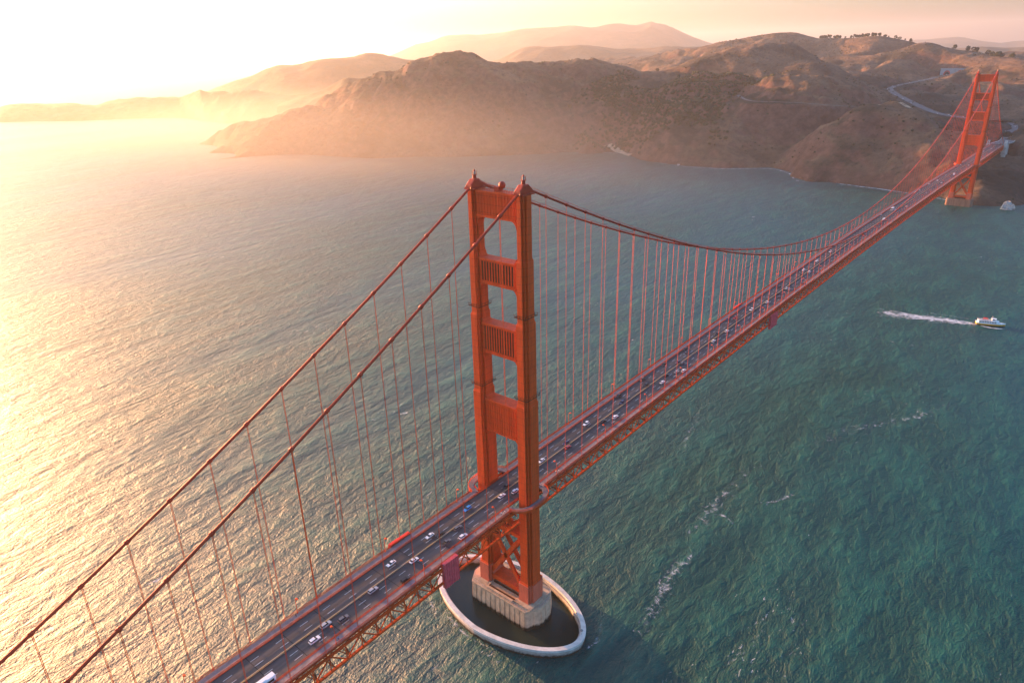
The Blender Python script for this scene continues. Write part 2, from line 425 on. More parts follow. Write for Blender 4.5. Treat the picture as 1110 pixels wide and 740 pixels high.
ROADPTS = [tuple(at_z(px, py, z)) for px, py, z in ((1106, 141, 77), (1100, 134, 79), (1088, 131.5, 81))] + [tuple(at_dist(px, py, D)) for px, py, D in (
    (1075, 130.5, 2120), (1060, 129.5, 2140), (1045, 128, 2170), (1030, 126, 2220), (1015, 123, 2280), (1002, 118, 2380), (990, 112, 2500), (980, 107, 2600),
    (970, 101.5, 2720), (964, 97.5, 2830), (967, 94.5, 2910), (975, 92.5, 2970), (990, 89.5, 3060), (1005, 86.5, 3140), (1018, 83.5, 3210), (1030, 81, 3260))]
for X_, Y_, Z_ in ROADPTS[3:]: ctrl.append((X_, Y_, Z_ - 1.5))
CONZ = [(800, 103, 152), (806, 107, 148), (815, 109.5, 145), (828, 110, 144), (845, 110.5, 143), (862, 111, 142), (880, 112, 140), (900, 114, 136), (926, 115, 131)]
CONZ2 = [(742, 87, 192), (752, 88.5, 188), (770, 89, 186), (790, 89.5, 184), (812, 90, 182)]
for px, py, z in CONZ: cz(px, py, z)
for px, py, z in CONZ2: cz(px, py, z)
Cn = np.array(ctrl, float)
keep = []
for i in range(len(Cn)):                       # drop near-duplicate stations
    if all(np.hypot(*(Cn[i, :2] - Cn[j, :2])) > 22 for j in keep): keep.append(i)
Cn = Cn[keep]
S = 1000.0
XY = Cn[:, :2] / S
def phi(a, b): return np.sqrt(((a[:, None, :] - b[None, :, :]) ** 2).sum(-1) + 0.0004)
N = len(XY)
A = np.zeros((N + 3, N + 3)); A[:N, :N] = phi(XY, XY) - 0.004 * np.eye(N)
A[:N, N] = 1; A[:N, N + 1:] = XY; A[N, :N] = 1; A[N + 1:, :N] = XY.T
wts = np.linalg.solve(A, np.concatenate([Cn[:, 2], [0, 0, 0]]))
GX0, GX1, GY0, GY1, GS = -3200, 900, 1180 - 480, 4900, 7.5
gx = np.arange(GX0, GX1 + 1, GS); gy = np.arange(GY0, GY1 + 1, GS)
GXX, GYY = np.meshgrid(gx, gy)
HG = np.zeros(GXX.shape)
for j in range(len(gy)):
    q = np.stack([GXX[j], GYY[j]], 1) / S
    HG[j] = phi(q, XY) @ wts[:N] + wts[N] + q @ wts[N + 1:]
dcr = np.full(GXX.shape, 1e9)
for cx_, cy_ in CREST: dcr = np.minimum(dcr, (GXX - cx_) ** 2 + (GYY - cy_) ** 2)
keepc = 0.22 + 0.78 * np.clip((np.sqrt(dcr) - 25) / 170, 0, 1)
wx_ = GXX + 60 * fbm(GXX / 240, GYY / 240, 3, 5); wy_ = GYY + 60 * fbm(GXX / 240, GYY / 240, 3, 25)
gul = 0.45 - 1.15 * ridged(wx_ / 270, wy_ / 270, 3, 3) ** 2.2
amp = np.clip(HG / 45, 0, 1)
rug = 0.45 - 1.15 * ridged(wx_ / 80 + .3 * wy_ / 80, wy_ / 80, 4, 13) ** 2.0
front = np.clip((2150 - GYY) / 300, 0, 1)
HG = HG + amp * keepc * (62 * gul + 4 * fbm(GXX / 55, GYY / 55, 4, 40)) + amp * (0.35 + 0.65 * keepc) * 36 * rug * (0.18 + 0.82 * front) + amp * front * 8 * (ridged(GXX / 34 + GYY / 90, GYY / 34, 3, 77) - 0.6)
cliffmask = np.clip(1 - HG / 60, 0, 1) * np.clip(HG / 6, 0, 1)
HG = HG + cliffmask * 9 * (ridged(GXX / 45, GYY / 45, 3, 60) - 0.5)
# keep the road corridors graded and the ground out of the deck of the bridge
def road_world(pts): return np.array([at_z(px, py, z) for px, py, z in pts])
def densify(P, step=12.0):
    P = np.asarray(P, float); out = [P[0]]
    for _ in range(3):                                  # chaikin
        Q = [P[0]]
        for a, b in zip(P[:-1], P[1:]): Q += [a * 0.75 + b * 0.25, a * 0.25 + b * 0.75]
        Q.append(P[-1]); P = np.array(Q)
    for a, b in zip(P[:-1], P[1:]):
        n = max(1, int(np.linalg.norm(b - a) / step))
        for k in range(1, n + 1): out.append(a + (b - a) * k / n)
    return np.array(out)
HIGHWAY = densify(np.vstack([[[0, 1624, 71.2], [4, 1660, 71.8], [14, 1690, 73]], np.array(ROADPTS[1:])]))
CONZ_W = densify(road_world(CONZ)); CONZ2_W = densify(road_world(CONZ2))
def grade(path, half, blend, lift=-1.0, skip=0):
    global HG
    for P in path[skip:]:
        i0 = int((P[0] - GX0) / GS); j0 = int((P[1] - GY0) / GS); k = int((half + blend) / GS) + 1
        ys = slice(max(j0 - k, 0), j0 + k + 2); xs = slice(max(i0 - k, 0), i0 + k + 2)
        d = np.hypot(GXX[ys, xs] - P[0], GYY[ys, xs] - P[1])
        w = np.clip((half + blend - d) / blend, 0, 1); w = w * w * (3 - 2 * w)
        tgt = P[2] + lift
        HG[ys, xs] = np.where(w > 0, np.where(w >= 1, np.minimum(np.maximum(HG[ys, xs], tgt - 0.6), tgt), HG[ys, xs] * (1 - w * 0.35) + tgt * w * 0.35), HG[ys, xs])
grade(HIGHWAY, 20, 30, -1.2, 26)
grade(CONZ_W, 9, 18); grade(CONZ2_W, 9, 18)
def sightline(path, reach, clear=3.0):
    """open the slope below a road so that it is not walled in by its own hillside"""
    global HG
    for P in path:
        dv = CAM[:2] - P[:2]; L_ = np.linalg.norm(dv); dv = dv / L_
        for t in np.arange(10, reach, 7.0):
            x, y = P[:2] + dv * t
            i = int(round((x - GX0) / GS)); j = int(round((y - GY0) / GS))
            if 0 <= i < len(gx) and 0 <= j < len(gy):
                HG[j, i] = min(HG[j, i], P[2] + (CAM[2] - P[2]) * t / L_ - clear)
sightline(HIGHWAY[26:], 420); sightline(CONZ_W, 120, 1.5); sightline(CONZ2_W, 120, 1.5)
under = (np.abs(GXX) < 40) & (GYY < 1690)
HG = np.where(under, np.minimum(HG, 46 + 0.02 * (GYY - 1600)), HG)
def ter(x, y):
    fx = np.clip((x - GX0) / GS, 0, len(gx) - 2); fy = np.clip((y - GY0) / GS, 0, len(gy) - 2)
    i = int(fx); j = int(fy); a = fx - i; b = fy - j
    return (HG[j, i] * (1 - a) + HG[j, i + 1] * a) * (1 - b) + (HG[j + 1, i] * (1 - a) + HG[j + 1, i + 1] * a) * b
def grid_mesh(name, X, Y, Z, m, zmin=-6):
    ny, nx = X.shape
    V = np.stack([X.ravel(), Y.ravel(), Z.ravel()], 1)
    idx = np.arange(nx * ny).reshape(ny, nx)
    F = np.stack([idx[:-1, :-1], idx[:-1, 1:], idx[1:, 1:], idx[1:, :-1]], -1).reshape(-1, 4)
    F = F[Z.ravel()[F].max(1) > zmin]
    used = np.unique(F); remap = np.full(len(V), -1); remap[used] = np.arange(len(used))
    V = V[used]; F = remap[F]
    me = bpy.data.meshes.new(name)
    me.vertices.add(len(V)); me.vertices.foreach_set("co", V.ravel())
    me.loops.add(F.size); me.loops.foreach_set("vertex_index", F.ravel().astype(np.int32))
    me.polygons.add(len(F)); me.polygons.foreach_set("loop_start", np.arange(0, F.size, 4, dtype=np.int32))
    me.polygons.foreach_set("loop_total", np.full(len(F), 4, dtype=np.int32))
    me.polygons.foreach_set("use_smooth", np.ones(len(F), dtype=bool))
    me.materials.append(m); me.update(calc_edges=True); me.validate()
    return link(name, me)
tag(grid_mesh("headland", GXX, GYY, HG, HILL), kind="structure")

def range_strip(name, pts, width, m, seed, rough=0.10, base=-8, step=None):
    """a mountain range: crest line through surveyed points, flanks falling away on both sides"""
    W = np.array([at_dist(px, py, D) for px, py, D in pts])
    seglen = np.r_[0, np.cumsum(np.hypot(*np.diff(W[:, :2], axis=0).T))]
    step = step or width / 26
    s = np.arange(0, seglen[-1], step)
    cx, cy, czz = [np.interp(s, seglen, W[:, k]) for k in range(3)]
    dv = np.stack([cx - CAM[0], cy - CAM[1]], 1); dv /= np.linalg.norm(dv, axis=1)[:, None]
    t = np.linspace(-1, 1, 53)
    X = cx[:, None] + dv[:, :1] * t * width; Y = cy[:, None] + dv[:, 1:] * t * width
    k = 1 - np.abs(t)
    prof = np.sin(k * math.pi / 2) ** 1.15
    Z = base + (czz[:, None] - base) * prof[None, :]
    ss = width / 3.2
    Z = Z + (rough * (czz[:, None] - base)) * (ridged(X / ss, Y / ss, 4, seed) - 0.62) * np.clip(k * 6, 0, 1) * np.clip(np.abs(t) * 7 + 0.12, 0, 1) * 2
    Z = Z + 0.02 * czz[:, None] * fbm(X / (ss * .25), Y / (ss * .25), 3, seed + 9) * np.clip(k * 6, 0, 1)
    return tag(grid_mesh(name, X, Y, Z, m, -7), kind="structure")
bon = [(-40, 124, 131), (-15, 120, 132), (0, 116, 132.5), (10, 113, 132), (25, 112, 131.5), (50, 113.5, 131), (70, 112.5, 131), (90, 114, 130.5), (105, 114.5, 130), (120, 110, 129), (135, 107.5, 128.5), (150, 105, 128), (170, 106.5, 127.5),
       (193, 106.5, 127.5), (205, 102, 129), (217, 99.5, 131), (228, 101, 132), (238, 99.5, 133), (252, 102, 133), (262, 98.5, 134), (277, 98.5, 134), (290, 101, 134), (310, 103, 134), (345, 104, 134), (380, 104, 134)]
pts = []
for px, py, pb in bon:
    g = at_z(px, pb, 0); D = np.hypot(*(g[:2] - CAM[:2])) + 330
    pts.append((px, py, D))
range_strip("hills", pts, 420, HILL_FAR, 71, 0.16, -4, 14)
range_strip("hills", [(300, 116, 3250), (322, 108, 3260), (338, 102, 3280), (355, 95, 3300), (373, 87.5, 3300), (387, 86.5, 3300), (400, 84, 3300), (430, 82, 3300), (470, 84, 3300)], 520, HILL_FAR, 81, 0.14, -4, 20)
range_strip("hills", [(195, 112, 6100), (224, 100.5, 6000), (240, 93, 5950), (256, 87, 5900), (272, 82.5, 5850), (287, 76, 5800), (300, 72, 5750), (312, 71.5, 5700), (323, 70, 5700), (337, 66, 5650), (350, 64.5, 5600), (365, 64, 5600), (385, 62, 5600),
                      (394, 59, 5600), (404, 59.5, 5600), (412, 59, 5600), (422, 61.5, 5600), (440, 65.5, 5600), (455, 67, 5600), (490, 70, 5600), (540, 72, 5600)], 1100, HILL_FAR, 91)
range_strip("mountains", [(390, 66, 15500), (420, 62, 15300), (433, 57, 15200), (450, 49, 15000), (470, 45, 14900), (483, 39.5, 14800), (500, 38.5, 14700), (520, 38, 14600), (545, 35.5, 14500), (566, 31, 14400), (580, 30.3, 14350), (590, 30, 14300), (605, 29, 14300), (622, 27.3, 14300), (645, 30.5, 14300),
                          (660, 27.7, 14300), (675, 27.5, 14300), (690, 28, 14300), (697, 26, 14300), (705, 23.6, 14300), (712, 26, 14300), (725, 29, 14400), (740, 36, 14500), (752, 41, 14600), (770, 47, 14700), (790, 51, 14800), (830, 52, 15000)], 3600, HILL_FAR, 101, 0.09)
range_strip("hills", [(520, 72, 8200), (545, 63, 8100), (560, 55, 8000), (570, 51.5, 8000), (590, 51, 7900), (608, 50, 7900), (625, 49, 7800), (645, 50.5, 7800), (665, 53, 7700), (690, 53.5, 7700), (712, 52.5, 7600), (733, 50.5, 7600), (745, 52, 7600), (760, 51, 7600), (780, 55, 7600), (820, 58, 7600)], 1300, HILL_FAR, 111)
range_strip("hills", [(600, 88, 6000), (640, 82, 6000), (680, 76, 5900), (700, 70, 5800), (720, 66, 5750), (740, 62, 5700), (760, 61, 5700), (785, 62, 5700), (830, 62, 5700)], 900, HILL_FAR, 121)
range_strip("mountains", [(960, 48, 19000), (990, 44, 19000), (1010, 42.5, 19000), (1025, 41.5, 19000), (1037, 40.5, 19000), (1050, 42, 19000), (1062, 44.5, 19000), (1085, 47, 19000), (1098, 45.5, 19000), (1110, 44.5, 19000), (1150, 42, 19000), (1200, 44, 19000)], 3000, HILL_FAR, 131)
range_strip("hills", [(1000, 54, 9500), (1040, 52, 9500), (1070, 51, 9400), (1090, 53, 9300), (1110, 52, 9200), (1150, 50, 9000)], 1500, HILL_FAR, 141)

# roads on the headland
def ribbon(name, path, width, m, z_off=0.5, drape=False, kind="structure", wfun=None):
    mb = MB(); n = len(path); L_ = []; R_ = []
    for i, P in enumerate(path):
        d = path[min(i + 1, n - 1)] - path[max(i - 1, 0)]; d = d[:2] / (np.linalg.norm(d[:2]) + 1e-9)
        nrm = np.array([-d[1], d[0]]); w = (wfun(i / (n - 1)) if wfun else 1.0) * width / 2
        for sgn, lst in ((1, L_), (-1, R_)):
            q = P[:2] + nrm * w * sgn
            z = (max(ter(q[0], q[1]), 0) if drape else P[2]) + z_off
            lst.append((q[0], q[1], z))
    mb.add(L_ + R_, [(i, n + i, n + i + 1, i + 1) for i in range(n - 1)])
    return tag(mb.build(name, m), kind=kind)
ROADPALE = mat("pale_road", (0.13, 0.125, 0.125), 0.9, 0.25, 0.08)
DIRT = mat("dusty_track", (0.40, 0.29, 0.19), 0.95, 0.3, 0.1)
HI_START = int(np.argmin(np.hypot(HIGHWAY[:, 0] - 20, HIGHWAY[:, 1] - 1790)))
ribbon("road", HIGHWAY[26:], 21, ROADPALE, 0.6)
ribbon("road", CONZ_W, 10, ROADPALE, 0.8, True)
ribbon("road", CONZ2_W, 9, ROADPALE, 0.8, True)
ribbon("path", densify(np.array([at_dist(950, 116.3, 1935), at_dist(962, 116.3, 1930), at_dist(976, 116.7, 1912), at_dist(988, 118, 1897)])), 13, DIRT, 0.8, True)
ribbon("beach", densify(np.array([at_z(636, 164.6, 1), at_z(652, 162.5, 1), at_z(668, 164, 1), at_z(684, 169, 1)])), 14, DIRT, 0.5, True)

# ------------------------------------------------------------------ foam, wake, surf (sheets of broken water lying on the sea)
def foam_material(name, thresh, scale, stretch=(1, 1, 1), rot=0.0):
    m = bpy.data.materials.new(name); m.use_nodes = True
    n = m.node_tree; L = n.links; b = n.nodes["Principled BSDF"]
    b.inputs["Base Color"].default_value = (0.78, 0.80, 0.80, 1); b.inputs["Roughness"].default_value = 0.8
    uv = n.nodes.new("ShaderNodeUVMap"); sep = n.nodes.new("ShaderNodeSeparateXYZ"); L.new(uv.outputs[0], sep.inputs[0])
    geo = n.nodes.new("ShaderNodeNewGeometry")
    t = n.nodes.new("ShaderNodeTexNoise"); t.inputs["Scale"].default_value = scale; t.inputs["Detail"].default_value = 6
    t.inputs["Roughness"].default_value = 0.7; t.inputs["Distortion"].default_value = 0.8
    L.new(geo.outputs["Position"], t.inputs["Vector"])
    def M(op, a, c):
        k = n.nodes.new("ShaderNodeMath"); k.operation = op
        for i, v in enumerate((a, c)):
            if isinstance(v, (int, float)): k.inputs[i].default_value = v
            elif v is not None: L.new(v, k.inputs[i])
        return k.outputs[0]
    edge = M('SUBTRACT', 1.0, M('ABSOLUTE', M('SUBTRACT', M('MULTIPLY', sep.outputs[1], 2.0), 1.0), None))   # 0 at the sides, 1 in the middle
    endf = M('SUBTRACT', 1.0, M('POWER', M('ABSOLUTE', M('SUBTRACT', M('MULTIPLY', sep.outputs[0], 2.0), 1.0), None), 3.0))
    v = M('ADD', t.outputs["Fac"], M('MULTIPLY', M('MULTIPLY', edge, endf), 0.32))
    mr = n.nodes.new("ShaderNodeMapRange"); mr.inputs[1].default_value = thresh; mr.inputs[2].default_value = thresh + 0.26; mr.inputs[4].default_value = 0.8
    L.new(v, mr.inputs[0]); L.new(mr.outputs[0], b.inputs["Alpha"])
    return m
FOAM = foam_material("sea_foam", 0.76, 0.26)
FOAM_THIN = foam_material("thin_foam", 0.83, 0.24)
SURF = foam_material("surf_foam", 0.60, 0.10)
WAKE = foam_material("wake_foam", 0.57, 0.14)
def foam(name, path, w0, w1, m, label_kind="stuff", z=0.25, step=4.0):
    P = densify(np.array(path, float), step); n = len(P)
    me = bpy.data.meshes.new(name); vs = []; fs = []; uvs = []
    K = 3
    for i in range(n):
        d = P[min(i + 1, n - 1)] - P[max(i - 1, 0)]; d = d[:2] / (np.linalg.norm(d[:2]) + 1e-9); nr = np.array([-d[1], d[0]])
        w = w0 + (w1 - w0) * i / (n - 1)
        for k in range(K):
            q = P[i, :2] + nr * w * (k / (K - 1) - 0.5); vs.append((q[0], q[1], z)); uvs.append((i / (n - 1), k / (K - 1)))
    for i in range(n - 1):
        for k in range(K - 1): fs.append((i * K + k, i * K + k + 1, (i + 1) * K + k + 1, (i + 1) * K + k))
    me.from_pydata(vs, [], fs); me.materials.append(m)
    ul = me.uv_layers.new(name="UVMap")
    li = np.zeros(len(me.loops), np.int32); me.loops.foreach_get("vertex_index", li)
    ul.data.foreach_set("uv", np.array(uvs)[li].ravel())
    return tag(link(name, me), kind="stuff")
def px_path(l): return [at_z(x, y, 0) for x, y in l]
foam("wake", px_path([(1062, 352), (1045, 349.5), (1015, 346), (985, 342.5), (950, 338)]), 13, 34, WAKE, z=0.3)
foam("wake", px_path([(1085, 353), (1070, 352.5), (1050, 352), (1020, 350.5), (990, 349)]), 4, 10, FOAM, z=0.36)
foam("wake", px_path([(1085, 352), (1066, 348.5), (1045, 345), (1015, 340.5), (985, 336.5)]), 4, 10, FOAM, z=0.38)
foam("foam", px_path([(1062, 353), (1075, 356), (1090, 357)]), 5, 3, WAKE, z=0.35)
foam("foam", px_path([(893, 346), (925, 362), (960, 369), (1005, 377), (1045, 392), (1062, 410)]), 10, 12, FOAM_THIN)
foam("foam", px_path([(686, 694), (700, 672), (713, 655), (722, 630), (745, 606), (765, 588)]), 16, 22, FOAM)
foam("foam", px_path([(772, 556), (788, 560), (795, 568)]), 8, 8, FOAM)
foam("foam", px_path([(826, 546), (846, 542), (862, 534)]), 9, 8, FOAM)
foam("foam", px_path([(740, 590), (765, 560), (790, 530), (820, 500)]), 40, 46, FOAM_THIN)
foam("foam", px_path([(730, 500), (745, 478), (754, 450), (775, 430)]), 26, 26, FOAM_THIN)
foam("foam", px_path([(860, 505), (905, 468), (960, 460), (1010, 448), (1050, 428)]), 44, 46, FOAM_THIN)
foam("foam", px_path([(463, 645), (468, 655), (473, 668)]), 6, 5, FOAM)
foam("foam", px_path([(478, 652), (486, 668), (505, 690), (540, 706)]), 7, 6, FOAM)
foam("foam", px_path([(600, 712), (640, 704), (652, 684), (648, 660)]), 9, 7, FOAM_THIN)
foam("surf", px_path([(700, 174), (725, 178.5), (750, 181.6), (790, 183.4), (835, 182.5), (848, 185.5), (858, 189), (861, 196), (880, 198.6), (905, 199)]), 7, 9, SURF)
foam("surf", px_path([(905, 198.8), (930, 202), (950, 204.6), (968, 207), (986, 209.8)]), 11, 12, SURF)
foam("surf", px_path([(620, 166.2), (640, 165.6), (655, 165), (672, 167.4)]), 8, 8, SURF)
foam("surf", px_path([(1005, 213), (1022, 216), (1040, 221), (1060, 221), (1085, 220)]), 10, 6, SURF)

# ------------------------------------------------------------------ THE BRIDGE
bridge = empty("suspension_bridge")
tag(bridge, "red-orange suspension bridge with two towers crossing the strait towards the headland", "bridge")
Y_S, Y_N = -340.0, 1624.0
def ys_range(a, b, step): return list(np.arange(a, b + 0.01, step))

def section(a, b, n=0.8, m=1.2):
    g, w = 1.5, .6
    q = [(a, b - 2 * m), (a - n - g, b - 2 * m), (a - n - g, b - 2 * m + w), (a - n, b - 2 * m + w), (a - n, b - m), (a - 2 * n - g, b - m), (a - 2 * n - g, b - m + w), (a - 2 * n, b - m + w), (a - 2 * n, b)]
    out = list(q) + [(-x, y) for x, y in reversed(q)] + [(-x, -y) for x, y in q] + [(x, -y) for x, y in reversed(q)]
    return out
SECT = [(12.6, 24, 4.7, 6.2), (24, 128, 3.9, 5.2), (128, 168, 3.5, 4.7), (168, 197, 3.1, 4.2), (197, 226, 2.7, 3.7)]
STRUTS = [(214, 225.5, 2.7, 2.3), (183.5, 195.5, 3.1, 2.5), (149.5, 164.5, 3.5, 2.8), (107.5, 125, 3.9, 3.1)]

def make_tower(y0, lab):
    t = empty("tower", (0, y0, 0), 0, bridge); t["label"] = lab
    for s in (-1, 1):
        mb = MB()
        for i, (z0, z1, a, b) in enumerate(SECT):
            poly = [(x + s * 13.8, y) for x, y in section(a, b)]
            mb.prism(poly, z0, z1, 1 if i == 0 else 0)
            if i:      # sloped shoulder at the foot of each stage
                a0, b0 = SECT[i - 1][2], SECT[i - 1][3]
                pl = [(x + s * 13.8, y) for x, y in section((a + a0) / 2, (b + b0) / 2)]
                mb.prism(pl, z0 - 0.02, z0 + 1.4, 0, poly)
        mb.build("leg", [TOWER_PAINT, ORANGE_PALE], t)
        # inspection galleries ringing the leg
        for zz, (a, b) in ((131.2, (3.5, 4.7)), (171.2, (3.1, 4.2))):
            mb = MB()
            for (x0, x1, yy0, yy1) in ((-a - .12, a + .12, -b - .12, -b + .05), (-a - .12, a + .12, b - .05, b + .12), (-a - .12, -a + .05, -b + .05, b - .05), (a - .05, a + .12, -b + .05, b - .05)):
                mb.box(x0 + s * 13.8, x1 + s * 13.8, yy0, yy1, zz + .2, zz + .5)
            for k in range(5):
                for xx in (-a - .06, a + .06):
                    yy = -b - .06 + (2 * b + .12) * k / 4
                    mb.box(s * 13.8 + xx - .06, s * 13.8 + xx + .06, yy - .06, yy + .06, zz + .5, zz + 1.6)
                for yy in (-b - .06, b + .06):
                    xx = -a - .06 + (2 * a + .12) * k / 4
                    mb.box(s * 13.8 + xx - .06, s * 13.8 + xx + .06, yy - .06, yy + .06, zz + .502, zz + 1.602)
            for xx in (-a - .06, a + .06): mb.box(s * 13.8 + xx - .05, s * 13.8 + xx + .05, -b - .5, b + .5, zz + 1.5, zz + 1.58)
            for yy in (-b - .06, b + .06): mb.box(s * 13.8 - a - .5, s * 13.8 + a + .5, yy - .05, yy + .05, zz + 1.503, zz + 1.583)
            mb.build("gallery", DARK_BROWN, t)
        # saddle housing over the leg, cable sweeping across it
        mb = MB()
        prof = [(-4.6, 226), (-4.1, 227.0), (-1.6, 229.2), (1.6, 229.2), (4.1, 227.0), (4.6, 226)]
        mb.loft([[(s * 13.8 - 1.7, y, z) for y, z in prof], [(s * 13.8 - 1.2, y * .96, z + (.5 if z > 226.5 else .03)) for y, z in prof],
                 [(s * 13.8 + 1.2, y * .96, z + (.5 if z > 226.5 else .03)) for y, z in prof], [(s * 13.8 + 1.7, y, z) for y, z in prof]])
        mb.box(s * 13.8 - 2.9, s * 13.8 + 2.9, -3.9, 3.9, 225.4, 226.02)
        mb.build("saddle_housing", CABLE, t)
        mb = MB()
        mb.tube([(s * 13.8, 0, 229.5), (s * 13.8, 0, 231.2)], [.9, .75], 10)
        mb.tube([(s * 13.8, 0, 231.2), (s * 13.8, 0, 231.5)], [1.15, 1.15], 10)
        mb.tube([(s * 13.8, 0, 231.5), (s * 13.8, 0, 232.9)], [.5, .45], 10, 1)
        for k in range(6):
            a = k * math.pi / 3
            mb.box(s * 13.8 + math.cos(a) - .05, s * 13.8 + math.cos(a) + .05, math.sin(a) - .05, math.sin(a) + .05, 231.5, 233)
        mb.tube([(s * 13.8, 0, 232.9), (s * 13.8, 0, 233.7)], [.55, .1], 10)
        mb.build("beacon_lantern", [CABLE, STEEL], t)
    for k, (z0, z1, a, hy) in enumerate(STRUTS):
        mb = MB(); xi = 13.8 - a + 0.12
        mb.box(-xi, xi, -hy, hy, z0 + .9, z1 - .9)                             # web
        mb.box(-xi, xi, -hy - .55, hy + .55, z1 - .9, z1)                      # top flange
        mb.box(-xi, xi, -hy - .55, hy + .55, z0, z0 + .9)                      # bottom flange
        n = 13
        for i in range(n):
            x = -xi + 1.2 + (2 * xi - 2.4) * i / (n - 1)
            for sg in (-1, 1):
                mb.box(x - .28, x + .28, sg * hy - .24, sg * hy + .24, z0 + .88, z1 - .88)
        for sx in (-1, 1):                                                     # curved brackets under and over the strut
            for (zc, up, rad) in ((z0 + .02, -1, 3.6), (z1 - .02, 1, 2.0 if k else 0)):
                if not rad: continue
                pts = [(sx * xi, zc)] + [(sx * (xi - rad + rad * math.sin(a_)), zc + up * (rad - rad * math.cos(a_))) for a_ in np.linspace(0, math.pi / 2, 7)]
                m_ = len(pts)
                vs = [(x, -hy + .1, z) for x, z in pts] + [(x, hy - .1, z) for x, z in pts]
                mb.add(vs, [tuple(range(m_)), tuple(range(m_, 2 * m_))[::-1]] + [(i, (i + 1) % m_, m_ + (i + 1) % m_, m_ + i) for i in range(m_)])
        # dark brown recessed panels between the ribs
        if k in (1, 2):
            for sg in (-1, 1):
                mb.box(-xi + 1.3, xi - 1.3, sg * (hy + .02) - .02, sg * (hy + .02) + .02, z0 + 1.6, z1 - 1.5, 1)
        mb.build("portal_strut", [TOWER_PAINT, DARK_BROWN], t)
    # bracing below the roadway
    mb = MB(); xi = 13.8 - 3.9 + .3
    for yy in (-3.2, 3.2):
        mb.bar((-xi, yy, 50), (xi, yy, 20), 1.3, 2.3, up=(0, 0, 1)); mb.bar((-xi, yy, 20), (xi, yy, 50), 1.3, 2.303, up=(0, 0, 1))
        mb.bar((-xi, yy, 61), (0, yy, 51), 1.2, 1.8); mb.bar((xi, yy, 61), (0, yy, 51), 1.2, 1.803)
    mb.box(-xi, xi, -4.2, 4.2, 15.2, 17.8); mb.box(-xi, xi, -4.0, 4.0, 50.5, 52.6)
    mb.build("cross_brace", TOWER_PAINT, t)
    # roadway-level walkway that wraps the outside of each leg
    for s in (-1, 1):
        mb = MB()
        outer = [(12.6, -13.5), (15.5, -12.6), (18.6, -9.8), (20.4, -6), (20.9, 0), (20.4, 6), (18.6, 9.8), (15.5, 12.6), (12.6, 13.5)]
        inner = [(10.2, -11.0), (14.0, -10.2), (16.4, -8), (17.75, -5), (17.85, 0), (17.75, 5), (16.4, 8), (14.0, 10.2), (10.2, 11.0)]
        zt = 74.44 + .25
        n = len(outer)
        vs = [(s * x, y, zt) for x, y in outer] + [(s * x, y, zt) for x, y in inner] + [(s * x, y, zt - 1.1) for x, y in outer] + [(s * x, y, zt - 1.1) for x, y in inner]
        fs = []
        for i in range(n - 1):
            fs += [(i, i + 1, n + i + 1, n + i), (2 * n + i, 3 * n + i, 3 * n + i + 1, 2 * n + i + 1), (i, 2 * n + i, 2 * n + i + 1, i + 1), (n + i, n + i + 1, 3 * n + i + 1, 3 * n + i)]
        mb.add(vs, fs, 1)
        for i in range(n - 1):
            a, b = outer[i], outer[i + 1]
            for hh in (.35, .75, 1.25): mb.bar((s * a[0], a[1], zt + hh), (s * b[0], b[1], zt + hh), .1, .09, 0)
            m_ = 8
            for k in range(m_):
                x = a[0] + (b[0] - a[0]) * k / m_; y = a[1] + (b[1] - a[1]) * k / m_
                mb.bar((s * x, y, zt), (s * x, y, zt + 1.25), .09, .09, 0)
            mb.bar((s * a[0], a[1], zt - .55), (s * b[0], b[1], zt - .55), .12, 1.0, 0)
        for i in (1, 3, 4, 5, 7):
            a, b = outer[i], inner[i]
            mb.bar((s * a[0] * .985, a[1], zt - 1.3), (s * b[0], b[1], zt - 4.5), .5, .5, 0)
        mb.build("walkway_gallery", [ORANGE, mat("worn_asphalt_walk", (.17, .15, .15), .9, .2, .6)], t)
    return t
T1 = make_tower(0, "near tower, tallest thing in the picture")
T2 = make_tower(1280, "far tower beside the headland")
# aviation beacon on the near tower's top strut
mb = MB(); mb.box(-1.6, 1.2, -1.2, 1.2, 225.5, 227.6)
for i in range(8):
    a0, a1 = math.pi * i / 8, math.pi * (i + 1) / 8
    ring = lambda a: [(2.2 + 1.6 * math.sin(a) * math.cos(t), -.2 + 1.6 * math.sin(a) * math.sin(t), 228.3 - 1.6 * math.cos(a)) for t in np.linspace(0, 2 * math.pi, 12, endpoint=False)]
    mb.loft([ring(max(a0, .05)), ring(min(a1, math.pi - .05))], 0, False)
for k in range(17):
    x = -11 + 22 * k / 16
    for yy in (-2.7, 2.7): mb.box(x - .05, x + .05, yy - .05, yy + .05, 225.5, 226.7)
for yy in (-2.7, 2.7): mb.box(-11, 11, yy - .06, yy + .06, 226.65, 226.75)
mb.tube([(-11, 0, 229), (-6, 0, 227.6), (-1.5, 0, 227.5)], .28, 6)
mb.build("aviation_beacon", CABLE, T1)

